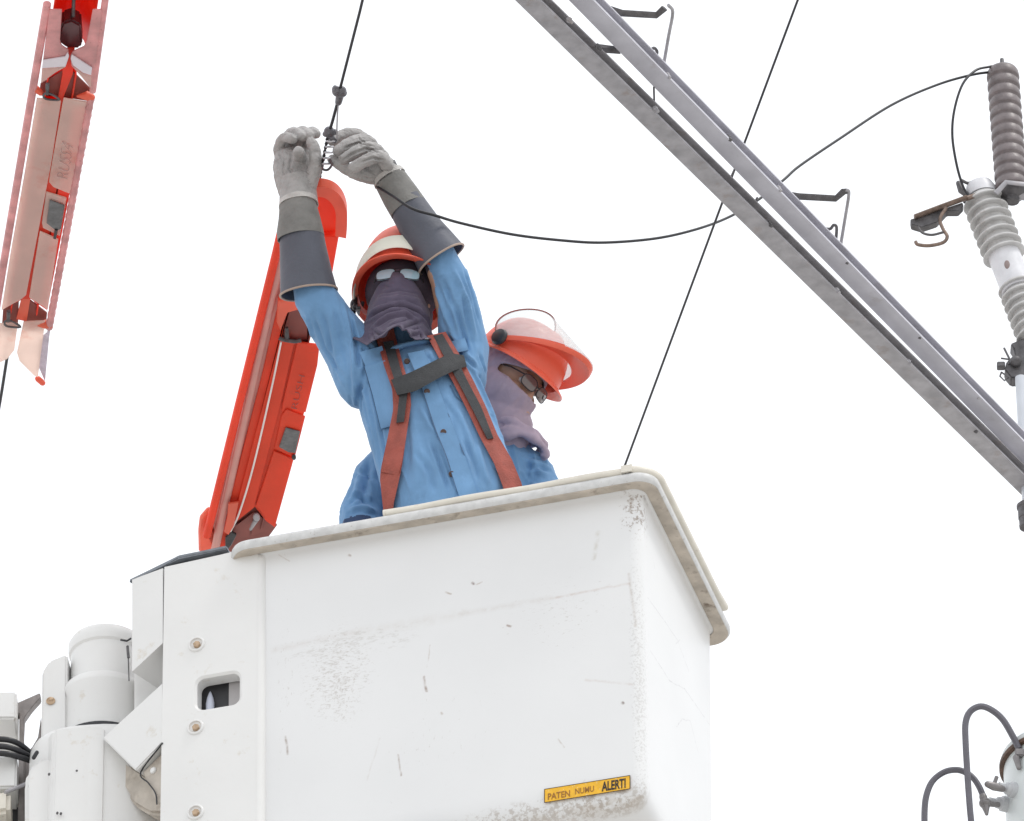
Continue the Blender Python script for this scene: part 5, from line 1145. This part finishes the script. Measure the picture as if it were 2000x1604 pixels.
for sx in (-1, 1):
    hp = at(884, 1100, Y2) + V((sx * .085, 0, 0)); kn = V((hp.x + sx * .02, Y2 - .03, (hp.z + fl) / 2 + .03)); an = V((hp.x + sx * .03, Y2 + .0, fl + .085))
    tube(bm, [hp + V((0, 0, .05)), hp.lerp(kn, .5), kn, kn.lerp(an, .4), an], [.105, .088, .066, .064, .050], 16, ball=True)
    tube(bm, [an + V((0, .02, -.05)), an + V((0, -.05, -.052)), an + V((sx * .01, -.11, -.058))], [(.040, .042), (.036, .048), (.026, .042)], 12, ball=True)
hz2 = H2(0, 0, 0); zw2 = at(885, 1040, Y2).z
def mf2(p):
    if p.z > at(1000, 862, Y2 - .04).z and (p - hz2).length < .2: return 0
    return 1 if p.z > zw2 else 2
limbs2 = [(at(880, 1100, Y2), at(930, 915, Y2)), (at(*b1[0]), at(*b1[2])), (at(*b2[0]), at(*b2[3]))]
FOLDS2 = [([(712, 892), (700, 940), (690, 985)], .008, .009), ([(722, 900), (714, 945), (708, 990)], -.009, .008), ([(680, 985), (700, 970), (730, 985)], -.010, .008), ([(690, 930), (712, 925), (735, 940)], -.007, .007), ([(678, 998), (706, 990), (738, 1000)], .008, .007),
 ([(1020, 895), (1040, 905), (1060, 925)], .006, .008), ([(1025, 915), (1050, 912), (1075, 920)], -.008, .007), ([(1035, 890), (1060, 898), (1078, 912)], -.005, .006)]
body2, bv2 = make_body(bm, limbs2, p2, mf2, [SKIN, SHIRT, TROUSER], amp=.009, voxel=.0052, folds=FOLDS2)
eyes(H2, p2)
# balaclava: head-shaped shell with an eye opening, bunched at the neck
bm = B()
h_ell(bm, H2, (0, -.008, .033), .090, .109, .094); h_ell(bm, H2, (0, .016, -.032), .083, .095, .090); h_ell(bm, H2, (0, .040, -.090), .050, .052, .040); h_ell(bm, H2, (0, .095, -.024), .018, .020, .030)
tube(bm, [H2(0, -.02, -.06), at(992, 838, Y2 - .05), at(985, 868, Y2 - .04)], [.075, .068, .066], 18, ball=True)
me = remesh(bm, .005, 5)
Hinv = {}
_o = H2(0, 0, 0); _x = H2(1, 0, 0) - _o; _y = H2(0, 1, 0) - _o; _z = H2(0, 0, 1) - _o
def loc_h(p): d = p - _o; return d.dot(_x), d.dot(_y), d.dot(_z)
bmm = bmesh.new(); bmm.from_mesh(me); bmm.normal_update()
for v in bmm.verts:
    x, y, z = loc_h(v.co); v.co += v.normal * (fold(v.co, (_z + _y * .4).normalized(), 26, .0055, 4) + .002 * N3(v.co, 40, 3))
dead = []
for f in bmm.faces:
    x, y, z = loc_h(f.calc_center_median())
    if y > .012 and abs(z - .003 + .05 * abs(x)) < .035 * math.sqrt(max(0, 1 - (x / .088) ** 2)): dead.append(f)
bmesh.ops.delete(bmm, geom=dead, context='FACES')
for _ in range(14):                                     # a clean sewn edge round the opening
    new = {}
    for v in bmm.verts:
        nb = [e.other_vert(v) for e in v.link_edges if e.is_boundary]
        if len(nb) == 2: new[v] = v.co * .4 + (nb[0].co + nb[1].co) * .3
    for v, c in new.items(): v.co = c
bmm.to_mesh(me); bmm.free()
bal = obj('balaclava', None, MASK2, p2, angle=180, mesh=me); md = bal.modifiers.new('thickness', 'SOLIDIFY'); md.thickness = .003; md.offset = 1
bm = B()
for j, (zz, r0) in enumerate(((0, .064), (.4, .072), (.8, .070))):
    c = at(1003 + 5 * j, 852 + 13 * j, Y2 - .06); P = [c + V((math.cos(a) * (r0 + .006 * math.sin(3 * a + j)), math.sin(a) * .06, -.012 * math.cos(a - .6) + .008 * math.sin(2 * a + j * 2))) for a in [2 * math.pi * k_ / 28 for k_ in range(29)]]
    tube(bm, P, [.013 + .004 * math.sin(k_ * 1.3 + j) for k_ in range(29)], 10)
me = remesh(bm, .004, 4); obj('neck_folds', None, MASK2, bal, angle=180, mesh=me)
fr_, _l = glasses(H2, p2, LENS2, .002, .112)
obj('glasses_frame', fr_, PLAST, p2)
hm2 = helmet(H2, p2, HELM, brim_front=.034, brim_side=.010, zb=.042, sx=.118, sy=.144, ht=.142)
# face-shield carrier, lifted, with its clear shield standing above the shell
TI = 20.0
def vis(a, s, up): 
    x, y = math.sin(a) * (.122 + .030 * s), math.cos(a) * (.150 + .085 * s); yy = y - .005
    return H2(x, yy * math.cos(R(TI)) - up * math.sin(R(TI)) * 0, .060 + yy * math.sin(R(TI)) * (yy > 0) + up - .012 * s)
bm = B(); rr = []
for k_ in range(49):
    a = R(-104 + 208 * k_ / 48); f = max(0, math.cos(a)) ** .6; rr.append([vis(a, 0.12, .010), vis(a, .12 + .88 * f, .012), vis(a, .14 + .88 * f, .004), vis(a, .12 + .86 * f, -.004), vis(a, .12, .0)])
loft(bm, rr); obj('shield_carrier', bm, HELM, hm2, angle=50)
bm = B(); rr = []; nK = 40
CLEAR = bpy.data.materials.new('clear_shield'); CLEAR.use_nodes = True
t = CLEAR.node_tree; bs = t.nodes['Principled BSDF']; bs.inputs['Base Color'].default_value = (.93, .95, .95, 1); bs.inputs['Roughness'].default_value = .08
tp_ = t.nodes.new('ShaderNodeBsdfTransparent'); tp_.inputs[0].default_value = (.74, .77, .76, 1); msx = t.nodes.new('ShaderNodeMixShader')
nz = t.nodes.new('ShaderNodeTexNoise'); nz.inputs['Scale'].default_value = 14; mr = t.nodes.new('ShaderNodeMapRange'); mr.inputs[3].default_value = .34; mr.inputs[4].default_value = .50
t.links.new(nz.outputs['Fac'], mr.inputs[0]); t.links.new(mr.outputs[0], msx.inputs[0]); t.links.new(tp_.outputs[0], msx.inputs[1]); t.links.new(bs.outputs[0], msx.inputs[2]); t.links.new(msx.outputs[0], t.nodes['Material Output'].inputs[0])
def shp(a, u):
    f = max(0, math.cos(a)) ** .6; o_ = .12 + .88 * f
    x, y = math.sin(a) * (.122 + .030 * o_), math.cos(a) * (.150 + .085 * o_) - .005
    return H2(x * (1 - .24 * u * f), (y - .235 * u * f) * math.cos(R(TI)), .064 + max(0, y) * math.sin(R(TI)) + .080 * u * f)
grid = [[bm.verts.new(shp(R(-96 + 192 * k_ / nK), u / 10)) for k_ in range(nK + 1)] for u in range(11)]
for u in range(10):
    for k_ in range(nK): bm.faces.new((grid[u][k_], grid[u][k_ + 1], grid[u + 1][k_ + 1], grid[u + 1][k_]))
edge = [v.co.copy() for v in grid[10]]
fs = obj('face_shield', bm, CLEAR, hm2, angle=180)
bm = B(); tube(bm, edge, .0028, 6); obj('shield_edge', bm, DEEP, fs)
bm = B(); a_ = H2(-.130, .004, .062); lathe(bm, [(.024, 0), (.026, .006), (.022, .014), (.010, .017)], a_, (H2(-1, 0, 0) - H2(0, 0, 0)), 20); obj('pivot_knob', bm, PLAST, hm2)
bm = B(); tube(bm, [H2(.04, .118, -.01), H2(.02, .13, -.012), H2(.012, .135, -.006)], .0022, 6); obj('glasses_bridge', bm, PLAST, p2)
